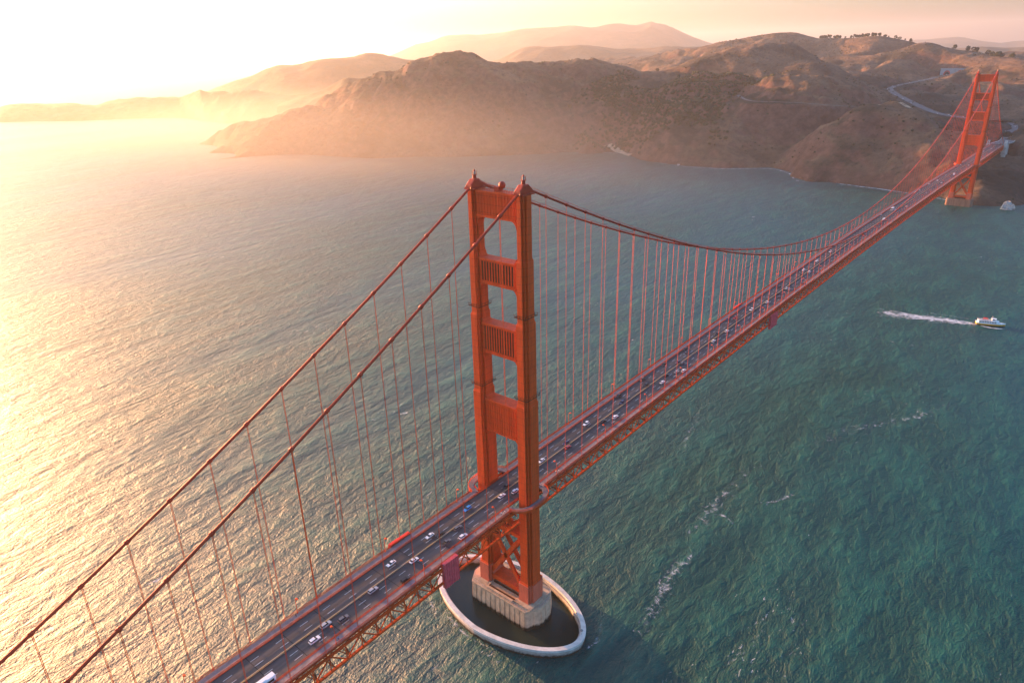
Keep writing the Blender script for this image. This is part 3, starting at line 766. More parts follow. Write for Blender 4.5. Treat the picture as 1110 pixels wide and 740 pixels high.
# main cables
def cable_z(y):
    if y < 0:
        t = -y / 343.0; return 228 * (1 - t) + 68.5 * t - 40.8 * t * (1 - t)
    if y > 1280:
        t = (y - 1280) / 343.0; return 228 * (1 - t) + 72.5 * t - 40.8 * t * (1 - t)
    return 228.6 - 135.5 * (1 - ((y - 640) / 640) ** 2)
SUSP_Y = [k * 15.24 for k in range(-21, 0)] + [15.24 * k for k in range(1, 84)] + [1280 + 15.24 * k for k in range(1, 21)]
for s in (-1, 1):
    mb = MB()
    ys = sorted(set([round(v, 2) for v in np.r_[np.arange(-340, 0, 8), np.arange(0, 1280, 10), np.arange(1280, 1623, 8)]]))
    mb.tube([(s * 13.7, y, cable_z(y)) for y in ys], 0.55, 8)
    for y in SUSP_Y:                                                           # cable bands
        dz = (cable_z(y + .1) - cable_z(y - .1)) / .2; d = Vector((0, 1, dz)).normalized()
        c = Vector((s * 13.7, y, cable_z(y))); mb.tube([c - d * .7, c + d * .7], .78, 8)
    for off in (-.55, .55):                                                    # hand ropes above the cable
        mb.tube([(s * 13.7 + off, y, cable_z(y) + 1.25) for y in ys if -330 < y < 1620], .05, 4)
    mb.build("main_cable", CABLE, bridge, True)
# suspender ropes: the hundred that show largest are parts, the rest one mass
susp = []
for s in (-1, 1):
    for y in SUSP_Y:
        z0, z1 = zdk(y) - .6, cable_z(y) - .5
        if z1 - z0 < 1.0: continue
        P = np.array([s * 13.7, y, (z0 + z1) / 2]) - CAM
        dep = P @ f_
        vis = dep > 20 and abs(P @ r_ / dep) < .82
        susp.append(((z1 - z0) / np.linalg.norm(P) * (1 if vis else 0), s, y, z0, z1))
susp.sort(key=lambda q: -q[0])
def rope(mb, x, y, z0, z1, r):
    for dy in (-.17, .17): mb.tube([(x, y + dy, z0), (x, y + dy, z1)], r, 4)
    mb.box(x - .2, x + .2, y - .35, y + .35, z0 - .4, z0 + .5)
for v, s, y, z0, z1 in susp[:100]:
    mb = MB(); rope(mb, 0, 0, 0, z1 - z0, .09 if y < 0 else .055); mb.build("suspender_rope", ORANGE, bridge, loc=(s * 13.7, y, z0))
mb = MB()
for v, s, y, z0, z1 in susp[100:]: rope(mb, s * 13.7, y, z0, z1, .08 if y < 0 else .045 if y < 700 else .022)
tag(mb.build("suspender_ropes", ORANGE, bridge), kind="stuff")

# deck
ST = ys_range(Y_S, Y_N, 7.62)
deck = empty("deck", (0, 0, 0), 0, bridge)
def strip(mb, x0, x1, dz0, dz1, mi=0, a=Y_S, b=Y_N, stations=None):
    """box girder-like strip following the deck profile between x0 and x1"""
    st = stations or [y for y in ST if a <= y <= b]
    rings = [[(x0, y, zdk(y) + dz0), (x1, y, zdk(y) + dz0), (x1, y, zdk(y) + dz1), (x0, y, zdk(y) + dz1)] for y in st]
    mb.loft(rings, mi)
mb = MB(); strip(mb, -9.45, 9.45, -.7, 0)
for k, y in enumerate(ST):
    if k % 2 == 0:
        mb.box(-9.3, 9.3, y - .14, y + .14, zdk(y) + .003, zdk(y) + .012, 1)
for x in (-6.3, -3.15, 3.15, 6.3):
    y = Y_S + 2
    while y < Y_N - 5:
        mb.add([(x - .11, y, zdk(y) + .016), (x + .11, y, zdk(y) + .016), (x + .11, y + 3.6, zdk(y + 3.6) + .016), (x - .11, y + 3.6, zdk(y + 3.6) + .016)], [(0, 1, 2, 3)], 2)
        y += 10.9
mb.build("road_surface", [ASPHALT, JOINT_AND_TUNNEL_DARK, WHITE_LINE], deck)
mb = MB(); strip(mb, -.2, .2, .004, .62)
mb.build("median_barrier", YELLOW, deck)
for s in (-1, 1):
    mb = MB()
    for (a, b) in ((Y_S, -12.2), (12.2, 1280 - 12.2), (1280 + 12.2, Y_N)):
        st = [y for y in ST if a < y < b]; st = [a] + st + [b]
        strip(mb, min(s * 9.72, s * 13.35), max(s * 9.72, s * 13.35), -.5, .28, 0, stations=st)
    mb.build("walkway", WALK, deck)
    mb = MB(); strip(mb, min(s * 9.45, s * 9.715), max(s * 9.45, s * 9.715), -.5, .34)
    y = Y_S + 1
    while y < Y_N:                                                              # traffic rail on the kerb
        if all(abs(y - c) > 5.5 for c in (0, 1280)):
            mb.box(s * 9.58 - .06, s * 9.58 + .06, y - .06, y + .06, zdk(y) + .34, zdk(y) + 1.25)
        y += 3.81
    for h in (.75, 1.22):
        for i in range(len(ST) - 1): mb.bar((s * 9.58, ST[i], zdk(ST[i]) + h), (s * 9.58, ST[i + 1], zdk(ST[i + 1]) + h), .14, .16)
    mb.build("traffic_rail", RAIL, deck)
    mb = MB()
    y = Y_S
    while y < Y_N:
        if all(abs(y - c) > 13.3 for c in (0, 1280)):
            mb.box(s * 13.3 - .05, s * 13.3 + .05, y - .05, y + .05, zdk(y) + .28, zdk(y) + 1.5)
        y += .30 if y < 420 else .9
    for (a, b) in ((Y_S, -13.4), (13.4, 1280 - 13.4), (1280 + 13.4, Y_N)):
        st = [a] + [y for y in ST if a < y < b] + [b]
        for h, w in ((1.5, .13), (.42, .1)):
            for i in range(len(st) - 1): mb.bar((s * 13.3, st[i], zdk(st[i]) + h), (s * 13.3, st[i + 1], zdk(st[i + 1]) + h), w, .14)
        for i in range(len(st) - 1): mb.bar((s * 13.42, st[i], zdk(st[i]) - .25), (s * 13.42, st[i + 1], zdk(st[i + 1]) - .25), .14, .9)
    mb.build("railing", RAIL, deck)
    # stiffening truss, one per span and side
    for a, b in ((Y_S, -7.62), (7.62, 1280 - 7.62), (1280 + 7.62, Y_N)):
        tr = empty("stiffening_truss", (0, 0, 0), 0, bridge)
        st = [a] + [y for y in ST if a < y < b] + [b]
        for nm, dz, w in (("top_chord", -1.75, .95), ("bottom_chord", -9.3, .95)):
            mb = MB()
            for i in range(len(st) - 1):
                mb.bar((s * 13.75, st[i], zdk(st[i]) + dz), (s * 13.75, st[i + 1], zdk(st[i + 1]) + dz), w, w)
            mb.build(nm, ORANGE, tr)
        mb = MB()
        n = max(2, int(round((b - a) / 7.62))); st = list(np.linspace(a, b, n + 1))
        for i, y in enumerate(st):
            mb.bar((s * 13.75, y, zdk(y) - 9.0), (s * 13.75, y, zdk(y) - 2.0), .36, .36, up=(0, 1, 0))
            if i < n:
                y2 = st[i + 1]
                if i % 2 == 0: mb.bar((s * 13.75, y, zdk(y) - 9.1), (s * 13.75, y2, zdk(y2) - 1.9), .42, .45)
                else: mb.bar((s * 13.75, y, zdk(y) - 1.9), (s * 13.75, y2, zdk(y2) - 9.1), .42, .45)
        mb.build("web_members", ORANGE, tr)
# floor beams and bottom laterals
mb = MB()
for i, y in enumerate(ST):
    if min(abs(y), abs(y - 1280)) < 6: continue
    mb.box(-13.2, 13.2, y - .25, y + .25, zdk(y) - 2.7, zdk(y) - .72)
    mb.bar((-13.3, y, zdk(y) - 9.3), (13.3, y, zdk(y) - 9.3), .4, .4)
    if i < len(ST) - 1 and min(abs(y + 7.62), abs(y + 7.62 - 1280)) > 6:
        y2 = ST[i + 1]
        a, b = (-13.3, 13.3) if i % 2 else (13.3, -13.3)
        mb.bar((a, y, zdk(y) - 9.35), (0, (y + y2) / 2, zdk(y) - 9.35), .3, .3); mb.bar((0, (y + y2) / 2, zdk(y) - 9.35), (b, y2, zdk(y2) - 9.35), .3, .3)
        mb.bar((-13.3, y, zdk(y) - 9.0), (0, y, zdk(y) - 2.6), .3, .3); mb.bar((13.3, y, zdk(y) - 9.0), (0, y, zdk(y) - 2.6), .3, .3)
mb.build("floor_beams", DARK_BROWN, bridge)  # dark coat paints in the shade seen through the truss openings

# ------------------------------------------------------------------ piers and fender
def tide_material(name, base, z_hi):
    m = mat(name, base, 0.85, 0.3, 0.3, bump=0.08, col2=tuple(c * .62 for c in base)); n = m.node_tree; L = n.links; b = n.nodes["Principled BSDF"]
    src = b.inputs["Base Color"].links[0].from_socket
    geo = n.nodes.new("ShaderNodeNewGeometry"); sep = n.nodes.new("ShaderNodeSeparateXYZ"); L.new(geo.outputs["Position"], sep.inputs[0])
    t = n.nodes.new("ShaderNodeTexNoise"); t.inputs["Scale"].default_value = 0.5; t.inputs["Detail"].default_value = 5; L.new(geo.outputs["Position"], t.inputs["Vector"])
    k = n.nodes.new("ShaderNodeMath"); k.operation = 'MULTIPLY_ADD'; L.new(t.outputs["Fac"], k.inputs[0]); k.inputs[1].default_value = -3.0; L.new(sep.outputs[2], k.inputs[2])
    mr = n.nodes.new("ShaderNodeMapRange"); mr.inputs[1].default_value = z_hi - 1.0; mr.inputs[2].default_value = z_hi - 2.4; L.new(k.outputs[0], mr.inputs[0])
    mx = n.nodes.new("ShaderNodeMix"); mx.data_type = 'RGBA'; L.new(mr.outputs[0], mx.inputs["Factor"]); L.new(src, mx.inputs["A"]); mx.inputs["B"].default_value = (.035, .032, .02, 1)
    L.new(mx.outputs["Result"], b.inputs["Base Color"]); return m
def pier_outline(hx, hy, nose): return [(-hx, -hy), (hx, -hy), (hx + nose, -hy * .35), (hx + nose, hy * .35), (hx, hy), (-hx, hy), (-hx - nose, hy * .35), (-hx - nose, -hy * .35)]
def make_pier(name, loc, hx, hy, nose, z1, m, lab):
    root = empty(name, loc); tag(root, lab, "pier")
    mb = MB(); o = pier_outline(hx, hy, nose); big = [(x * 1.03, y * 1.05) for x, y in o]
    mb.prism(big, -6, z1 - 1.2, 0, o)
    mb.prism([(x * 1.015, y * 1.025) for x, y in o], z1 - 1.2, z1 - .5)
    n = len(o)
    for i in range(n):                                                        # flutes between pilasters
        a, b = Vector((*o[i], 0)), Vector((*o[(i + 1) % n], 0)); d = b - a; k = max(2, int(d.length / 3.2))
        nr = Vector((d.y, -d.x, 0)).normalized()
        for j in range(k):
            c = a + d * ((j + .5) / k); half = d.normalized() * (d.length / k * .36)
            p = [c - half + nr * .2, c + half + nr * .2, c + half + nr * .62, c - half + nr * .62]
            p2 = [c - half - nr * .2, c + half - nr * .2, c + half + nr * .22, c - half + nr * .22]
            mb.add([(q.x * 1.015, q.y * 1.025, -4) for q in p] + [(q.x, q.y, z1 - 1.6) for q in p2], [(0, 3, 2, 1), (4, 5, 6, 7), (0, 1, 5, 4), (1, 2, 6, 5), (2, 3, 7, 6), (3, 0, 4, 7)])
    mb.build("shaft", m, root)
    mb = MB()
    for (a, b, c, d) in ((-hx, -9.0 + .0, -hy, hy), (9.0, hx, -hy, hy)):       # pads under the two legs
        mb.box(a - (nose * .4 if a < 0 else 0), b + (nose * .4 if a > 0 else 0), -hy * .8, hy * .8, z1 - .5, z1 - .1)
    mb.box(-9, 9, -hy * .92, -hy * .80, z1 - .5, z1 + .5); mb.box(-9, 9, hy * .80, hy * .92, z1 - .5, z1 + .5)
    mb.build("cap", m, root)
    mb = MB()
    for yy in np.linspace(-hy * .7, hy * .7, 5): mb.box(-8.9, 8.9, yy - .3, yy + .3, z1 - .5, z1 + .15)
    mb.build("floor_grillage", DARK_BROWN, root)
    mb = MB()
    oo = [(x * .985, y * .97) for x, y in o]
    for i in range(n):
        a, b = oo[i], oo[(i + 1) % n]
        mb.bar((*a, z1 + .9), (*b, z1 + .9), .09, .09); mb.bar((*a, z1 + .3), (*b, z1 + .3), .07, .07)
        k = max(1, int(math.hypot(b[0] - a[0], b[1] - a[1]) / 2.2))
        for j in range(k): mb.bar((a[0] + (b[0] - a[0]) * j / k, a[1] + (b[1] - a[1]) * j / k, z1 - .5), (a[0] + (b[0] - a[0]) * j / k, a[1] + (b[1] - a[1]) * j / k, z1 + .95), .09, .09)
    mb.build("railing", STEEL, root)
    return root
tide_material("bridge_pier_concrete", (.62, .44, .29), 2.6)  # base colour warmed to carry the low sun's glow on the pier
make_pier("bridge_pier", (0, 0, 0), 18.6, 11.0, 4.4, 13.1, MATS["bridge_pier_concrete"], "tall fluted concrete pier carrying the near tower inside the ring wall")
CONC_RED = mat("rust_stained_concrete", (0.36, 0.20, 0.14), 0.85, 0.4, 0.3, bump=0.1, stretch=(1, 1, 0.2), col2=(0.22, 0.12, 0.08))
make_pier("bridge_pier", (0, 1280, 0), 18.6, 8.5, 2.5, 13.1, CONC_RED, "low reddish concrete pier carrying the far tower by the rocky shore")

tide_material("fender_concrete_stained", (.50, .44, .38), 1.8)
FEND = MATS["fender_concrete_stained"]; RIM_C = mat("pale_parapet_concrete", (.72, .68, .62), .85, .2, .3, bump=.05, col2=(.52, .48, .43))
fen = empty("fender_wall", (0, -3, 0)); tag(fen, "oval concrete ring wall standing in the water around the near tower's pier", "fender wall")
def oval(a, b, n=72):
    out = []
    for k in range(n):
        t = 2 * math.pi * k / n; c, s_ = math.cos(t), math.sin(t)
        out.append((a * math.copysign(abs(c) ** 1.03, c) - (0), b * math.copysign(abs(s_) ** 1.03, s_) * (1 - .08 * abs(c))))
    return out
def ring_wall(mb, o, i, z0, z1, mi=0):
    n = len(o); vs = [(x, y, z0) for x, y in o] + [(x, y, z1) for x, y in o] + [(x, y, z1) for x, y in i] + [(x, y, z0) for x, y in i]; fs = []
    for k in range(n):
        q = (k + 1) % n
        fs += [(k, q, n + q, n + k), (n + k, n + q, 2 * n + q, 2 * n + k), (2 * n + k, 2 * n + q, 3 * n + q, 3 * n + k)]
    mb.add(vs, fs, mi)
mb = MB(); ring_wall(mb, oval(48.2, 27.4), oval(44.9, 24.3), -6, 3.8)
mb.build("wall_body", FEND, fen)
mb = MB(); ring_wall(mb, oval(48.6, 27.8), oval(45.9, 25.2), 3.803, 5.2)
mb.build("parapet", RIM_C, fen)
mb = MB()
for k, (x, y) in enumerate(oval(46.4, 25.8, 26)):
    mb.tube([(x, y, 3.8), (x, y, 4.5)], .35, 8)
mb.tube([(46, 4, 3.8), (46, 4, 7.7)], .12, 6); mb.box(45.5, 46.5, 3.5, 4.5, 7.7, 8.5)
mb.build("bollards", STEEL, fen)
mb = MB(); o = oval(45.2, 24.6); mb.add([(x, y - 3, .12) for x, y in o], [tuple(range(len(o)))])
tag(mb.build("pool_water", POOL), kind="structure")

# ------------------------------------------------------------------ north approach: pylon, viaduct
CONC_W = mat("weathered_white_concrete", (0.52, 0.50, 0.46), 0.85, 0.25, 0.2)
py = empty("bridge_pylon", (0, 1628, 0)); tag(py, "pale concrete pylon at the far shore end of the bridge", "pylon")
for s in (-1, 1):
    mb = MB(); zt = 71
    mb.prism([(s * 16 + x, y) for x, y in ((-4, -5), (4, -5), (4, 5), (-4, 5))], 25, zt + 2, 0, [(s * 16 + x, y) for x, y in ((-3.2, -4), (3.2, -4), (3.2, 4), (-3.2, 4))])
    for x in (-2, 0, 2):
        for yy in (-1, 1): mb.box(s * 16 + x - .5, s * 16 + x + .5, yy * 4.8 - .4, yy * 4.8 + .4, 30, zt - 3)
    mb.prism([(s * 16 + x, y) for x, y in ((-2.4, -3.2), (2.4, -3.2), (2.4, 3.2), (-2.4, 3.2))], zt + 2, zt + 9)
    mb.build("shaft", CONC_W, py)
mb = MB(); mb.box(-13, 13, -2.5, 2.5, 56, 61); mb.build("cross_wall", CONC_W, py)
via = empty("approach_viaduct", (0, 1628, 0)); tag(via, "curving highway viaduct on pale concrete pillars beyond the far tower", "viaduct")
VP = HIGHWAY[:34] - np.array([0, 1628, 0]); VP = VP[VP[:, 1] > 5]
mb = MB(); n = len(VP)
rings = []
for i in range(n):
    d = VP[min(i + 1, n - 1)] - VP[max(i - 1, 0)]; d = d[:2] / np.linalg.norm(d[:2]); nr = np.array([-d[1], d[0]]); w = 14.0
    a = VP[i, :2] + nr * w; b = VP[i, :2] - nr * w; z = VP[i, 2]
    rings.append([(*a, z - 2.2), (*b, z - 2.2), (*b, z + .2), (*a, z + .2)])
mb.loft(rings)
mb.build("deck", ROADPALE, via)
for sgn in (0, 1):
    mb = MB()
    for i in range(n - 1):
        p, q = (rings[i][3], rings[i + 1][3]) if sgn else (rings[i][2], rings[i + 1][2])
        mb.bar((p[0], p[1], p[2] + .5), (q[0], q[1], q[2] + .5), .4, 1.0)
    mb.build("parapet", CONC_W, via)
for i in range(3, n, 5):
    d = VP[min(i + 1, n - 1)] - VP[max(i - 1, 0)]; d = d[:2] / np.linalg.norm(d[:2]); nr = np.array([-d[1], d[0]])
    for sgn in (-1, 1):
        c = VP[i, :2] + nr * 9 * sgn; g = max(0, ter(c[0], c[1] + 1628)) - 3; z = VP[i, 2] - 2.2
        if z - g < 3: continue
        mb = MB(); mb.prism([(c[0] + x, c[1] + y) for x, y in ((-3, -3), (3, -3), (3, 3), (-3, 3))], g, z, 0, [(c[0] + x, c[1] + y) for x, y in ((-2.2, -2.2), (2.2, -2.2), (2.2, 2.2), (-2.2, 2.2))])
        mb.build("pillar", CONC_W, via)

# tunnel mouths on the far hillside
TP = at_dist(1034, 81, 3275); dv = TP[:2] - CAM[:2]; ang = math.atan2(dv[1], dv[0]) - math.pi / 2
tun = empty("tunnel_portal", (TP[0], TP[1], TP[2]), ang); tag(tun, "pale concrete tunnel portal with two red arches on the dark hillside", "tunnel portal")
mb = MB(); mb.box(-46, 46, 0, 14, -6, 20); mb.box(-47, 47, -1, 14, 20.003, 22); mb.build("wall", mat("bluish_concrete", (0.30, 0.34, 0.36), 0.8, 0.15, 0.2), tun)
for xx in (-24, 18):
    mb = MB()
    pts = [(xx + 11 * math.cos(a), 2 + 13 * math.sin(a)) for a in np.linspace(0, math.pi, 11)] + [(xx - 11, -6), (xx + 11, -6)]
    n = len(pts); mb.add([(x, -.8, z) for x, z in pts] + [(x, -.05, z) for x, z in pts], [tuple(range(n)), tuple(range(n, 2 * n))[::-1]] + [(i, (i + 1) % n, n + (i + 1) % n, n + i) for i in range(n)])
    arch = mb.build("arch", mat("faded_red_paint", (0.40, 0.06, 0.05), 0.7, 0.2, 0.2), tun)
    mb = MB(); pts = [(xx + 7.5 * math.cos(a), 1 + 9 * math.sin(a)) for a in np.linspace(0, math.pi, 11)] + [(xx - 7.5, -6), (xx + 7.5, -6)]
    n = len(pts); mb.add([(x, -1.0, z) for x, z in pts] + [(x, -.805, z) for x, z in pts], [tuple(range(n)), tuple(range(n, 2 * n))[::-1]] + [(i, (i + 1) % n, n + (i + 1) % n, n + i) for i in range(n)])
    mb.build("opening", JOINT_AND_TUNNEL_DARK, arch)  # solid black plate stands in for the shade inside the tunnel

# ------------------------------------------------------------------ tarpaulins on the truss
def tarp(y0, y1, z0, z1, x, m, lab):
    c = (y0 + y1) / 2; root = empty("tarpaulin_screen", (x, c, z0)); tag(root, lab, "tarpaulin", "work platforms wrapped in red tarpaulin")
    h = z1 - z0; w = (y1 - y0) / 2; s = 1 if x > 0 else -1
    mb = MB(); ny, nz = 26, 14; vs = []; 
    for j in range(nz + 1):
        for i in range(ny + 1):
            yy = -w + 2 * w * i / ny; zz = h * j / nz
            vs.append((s * (.25 + .13 * math.sin(i * 1.5) + .1 * math.sin(j * 1.3 + i * .3)), yy, zz))
    mb.add(vs, [(j * (ny + 1) + i, j * (ny + 1) + i + 1, (j + 1) * (ny + 1) + i + 1, (j + 1) * (ny + 1) + i) for j in range(nz) for i in range(ny)])
    for yy in (-w, w): mb.box(min(-s * 1.6, s * .2), max(-s * 1.6, s * .2), yy - .04, yy + .04, 0, h)
    mb.box(min(-s * 1.6, s * .25), max(-s * 1.6, s * .25), -w, w, h, h + .08)
    mb.build("sheet", m, root)
    mb = MB()
    for yy in np.linspace(-w, w, 5): mb.box(-s * .25 - .06, -s * .25 + .06, yy - .06, yy + .06, -.3, h + .5)
    for zz in (0, h * .5, h): mb.box(-s * .4 - .06, -s * .4 + .06, -w, w, zz - .06, zz + .06)
    mb.build("scaffold_frame", STEEL, root)
tarp(-61, -52.3, 61.6, 74.6, 15.2, TARP, "large pinkish red tarpaulin screen on the truss just left of the near tower")
tarp(312, 326, 66, 77.6, 15.2, TARP, "small red tarpaulin screen on the truss far out along the main span")
tarp(-67, -55, 62, 74.6, -14.6, TARP2, "thin scarlet tarpaulin strip on the ocean side railing left of near tower")
tarp(306, 319, 68, 80.4, -14.6, TARP2, "thin scarlet tarpaulin strip on the ocean side railing far along the main span")

# ------------------------------------------------------------------ street lamps along both walkways
ORD = "first second third fourth fifth sixth seventh eighth".split()
def lamp_meshes(s):
    mb = MB(); mb.tube([(0, 0, 0), (0, 0, .9)], [.24, .2], 8); mb.tube([(0, 0, .9), (0, 0, 6.6)], [.14, .10], 8)
    pole = mb.mesh("pole", ORANGE, True)
    mb = MB(); mb.tube([(0, 0, 6.5), (-s * .1, 0, 7.4), (-s * .5, 0, 8.0), (-s * 1.0, 0, 8.2)], .09, 6); arm = mb.mesh("arm", ORANGE, True)
    mb = MB(); mb.loft([[(-s * x, y * w, z) for y, z in ((-.5, 8.0), (-.3, 8.35), (.3, 8.35), (.5, 8.0))] for x, w in ((.8, .6), (1.1, 1.1), (1.7, 1.0), (1.95, .5))])
    head = mb.mesh("lamp_head", ORANGE)
    return dict(pole=pole, arm=arm, lamp_head=head)
LM = {1: lamp_meshes(1), -1: lamp_meshes(-1)}
lamp_ys = [("S", k, -24.2 - 46.2 * k) for k in range(5)] + [("N", k, 24.2 + 46.2 * k) for k in range(27)] + [("F", k, 1304 + 46.2 * k) for k in range(7)]
for s in (1, -1):
    side = "bay side" if s > 0 else "ocean side"
    for where, k, y in lamp_ys:
        o = empty("street_lamp", (s * 12.85, y, zdk(y) + .28))
        if where == "S": lab = f"orange street lamp on the {side} walkway, {ORD[k]} left of near tower"
        elif where == "N" and k < 8: lab = f"orange street lamp on the {side} walkway, {ORD[k]} right of near tower"
        elif where == "N": lab = f"small orange street lamp on the {side} walkway, far part of main span"
        else: lab = f"tiny orange street lamp on the {side} walkway beyond the far tower"
        tag(o, lab, "street lamp", "street lamps along the bridge walkways")
        for nm, me in LM[s].items(): link(nm, me, o)

# ------------------------------------------------------------------ vehicles
CARC = dict(white=(.74, .74, .73), black=(.012, .012, .014), grey=(.10, .10, .11), silver=(.36, .37, .38), blue=(.02, .21, .55), navy=(.02, .035, .10), red=(.36, .03, .035), brown=(.10, .055, .04), orange=(.6, .2, .05))
def car_meshes(kind, colour, _c={}):
    if (kind, colour) in _c: return _c[(kind, colour)]
    paint = mat("car_paint_" + colour, CARC[colour], 0.28, 0.05, 0.5)
    out = []
    prof = dict(sedan=[(-2.30, .62, .80, .72), (-2.2, .42, .96, .90), (-1.2, .36, .98, .92), (.95, .36, .96, .92), (1.9, .38, .82, .90), (2.25, .45, .70, .84), (2.36, .55, .64, .70)],
                suv=[(-2.35, .6, 1.0, .76), (-2.3, .45, 1.1, .94), (-1.2, .40, 1.12, .95), (.85, .40, 1.08, .95), (2.0, .42, .98, .93), (2.3, .5, .85, .86), (2.38, .6, .75, .72)],
                pickup=[(-2.75, .6, 1.0, .88), (-2.7, .5, 1.05, .95), (-1.0, .45, 1.05, .97), (1.2, .45, 1.08, .97), (2.4, .46, 1.02, .95), (2.7, .5, .9, .88), (2.78, .6, .8, .75)])[kind]
    mb = MB(); rings = []
    for y, zb, zt, w in prof:
        w *= 1.0 if kind != "sedan" else .97
        rings.append([(-w * .9, y, zb), (w * .9, y, zb), (w, y, (zb + zt) / 2), (w * .9, y, zt), (-w * .9, y, zt), (-w, y, (zb + zt) / 2)])
    mb.loft(rings); 
    g = dict(sedan=[(-1.85, .95, .80), (-1.15, 1.42, .66), (.25, 1.44, .66), (1.15, .94, .80)], suv=[(-2.2, 1.10, .84), (-1.95, 1.66, .72), (.15, 1.70, .72), (1.05, 1.07, .84)],
             pickup=[(-.75, 1.05, .86), (-.55, 1.72, .74), (.6, 1.74, .74), (1.45, 1.07, .86)])[kind]
    (y0, z0, w0), (y1, z1, w1), (y2, z2, w2), (y3, z3, w3) = g
    mb.add([(-w1, y1, z1 + .01), (w1, y1, z1 + .01), (w2, y2, z2 + .01), (-w2, y2, z2 + .01), (-w1 * .96, y1 + .05, z1 + .06), (w1 * .96, y1 + .05, z1 + .06), (w2 * .96, y2 - .05, z2 + .06), (-w2 * .96, y2 - .05, z2 + .06)],
           [(0, 3, 2, 1), (4, 5, 6, 7), (0, 1, 5, 4), (1, 2, 6, 5), (2, 3, 7, 6), (3, 0, 4, 7)])
    out.append(("body", mb.mesh("body", paint)))
    mb = MB(); mb.loft([[(-w0, y0, z0 - .05), (w0, y0, z0 - .05), (w0 * .98, y0 + .05, z0 + .02), (-w0 * .98, y0 + .05, z0 + .02)], [(-w1 * 1.08, y1, z0 - .05), (w1 * 1.08, y1, z0 - .05), (w1, y1, z1), (-w1, y1, z1)],
                        [(-w2 * 1.08, y2, z3 - .05), (w2 * 1.08, y2, z3 - .05), (w2, y2, z2), (-w2, y2, z2)], [(-w3, y3, z3 - .05), (w3, y3, z3 - .05), (w3 * .98, y3 - .05, z3 + .02), (-w3 * .98, y3 - .05, z3 + .02)]])
    out.append(("window", mb.mesh("window", GLASS)))
    if kind == "pickup":
        mb = MB(); mb.box(-.8, .8, -2.6, -.85, 1.052, 1.06); out.append(("cargo_bed", mb.mesh("cargo_bed", TYRE)))
    wy = 1.42 if kind != "pickup" else 1.7
    for sx in (-1, 1):
        for sy in (-1, 1):
            mb = MB(); mb.tube([(sx * .70, sy * wy, .34), (sx * .93, sy * wy, .34)], .34, 12); mb.tube([(sx * .90, sy * wy, .34), (sx * .945, sy * wy, .34)], .2, 10, 1)
            out.append(("wheel", mb.mesh("wheel", [TYRE, RIM])))
    yf = prof[-2][0]; yr = prof[1][0]
    for sx in (-1, 1):
        mb = MB(); mb.box(sx * .62 - .18, sx * .62 + .18, yf - .02, yf + .07, .60, .74); out.append(("headlight", mb.mesh("headlight", LAMPW)))
        mb = MB(); mb.box(sx * .64 - .16, sx * .64 + .16, yr - .08, yr + .02, .72, .88); out.append(("taillight", mb.mesh("taillight", LAMPR)))
    _c[(kind, colour)] = out
    return out
def far_car_mesh(kind, colour, _c={}):
    if (kind, colour) in _c: return _c[(kind, colour)]
    mb = MB(); mats = []
    for nm, me in car_meshes(kind, colour):
        mi0 = len(mats); mats += list(me.materials)
        o = len(mb.v); mb.v += [tuple(v.co) for v in me.vertices]
        for p in me.polygons: mb.f.append(tuple(i + o for i in p.vertices)); mb.m.append(mi0 + p.material_index)
    _c[(kind, colour)] = mb.mesh("car", mats)
    return _c[(kind, colour)]
LANES = [-7.9, -4.73, -1.75, 1.75, 4.73, 7.9]
def place_car(px, py_, colour, kind="sedan", label=None):
    P = on_deck(px, py_); x = min(LANES, key=lambda l: abs(l - P[0])); y = P[1]
    rz = math.pi if x < 0 else 0
    z = zdk(y) + .016; pitch = math.atan((zdk(y + 2) - zdk(y - 2)) / 4)
    lane = ("inner", "middle", "outer")[0 if abs(x) < 3 else 1 if abs(x) < 6 else 2]; side = "ocean-side" if x < 0 else "bay-side"
    if y < 420:
        o = empty({"sedan": "car", "suv": "car", "pickup": "pickup_truck"}[kind], (x, y, z), rz)
        for nm, me in car_meshes(kind, colour): link(nm, me, o)
        if label is None:
            k = int((y - 24.2) // 46.2)
            where = f"between {ORD[k]} and {ORD[k+1]} lamps right of near tower" if 0 <= k < 7 else "past the eighth lamp right of near tower"
            label = f"{colour} car, {side} {lane} lane, {where}"
    else:
        o = link("car", far_car_mesh(kind, colour), None, (x, y, z)); o.rotation_euler = (0, 0, rz)
        if label is None:
            part = "in the middle of the main span" if y < 620 else "close to the far tower" if y < 1250 else "beyond the far tower"
            label = f"tiny {colour} car in the {side} lanes {part}"
    o.rotation_euler = (pitch if x > 0 else -pitch, 0, rz)
    tag(o, label, "pickup truck" if kind == "pickup" else "car", "cars crossing the bridge")
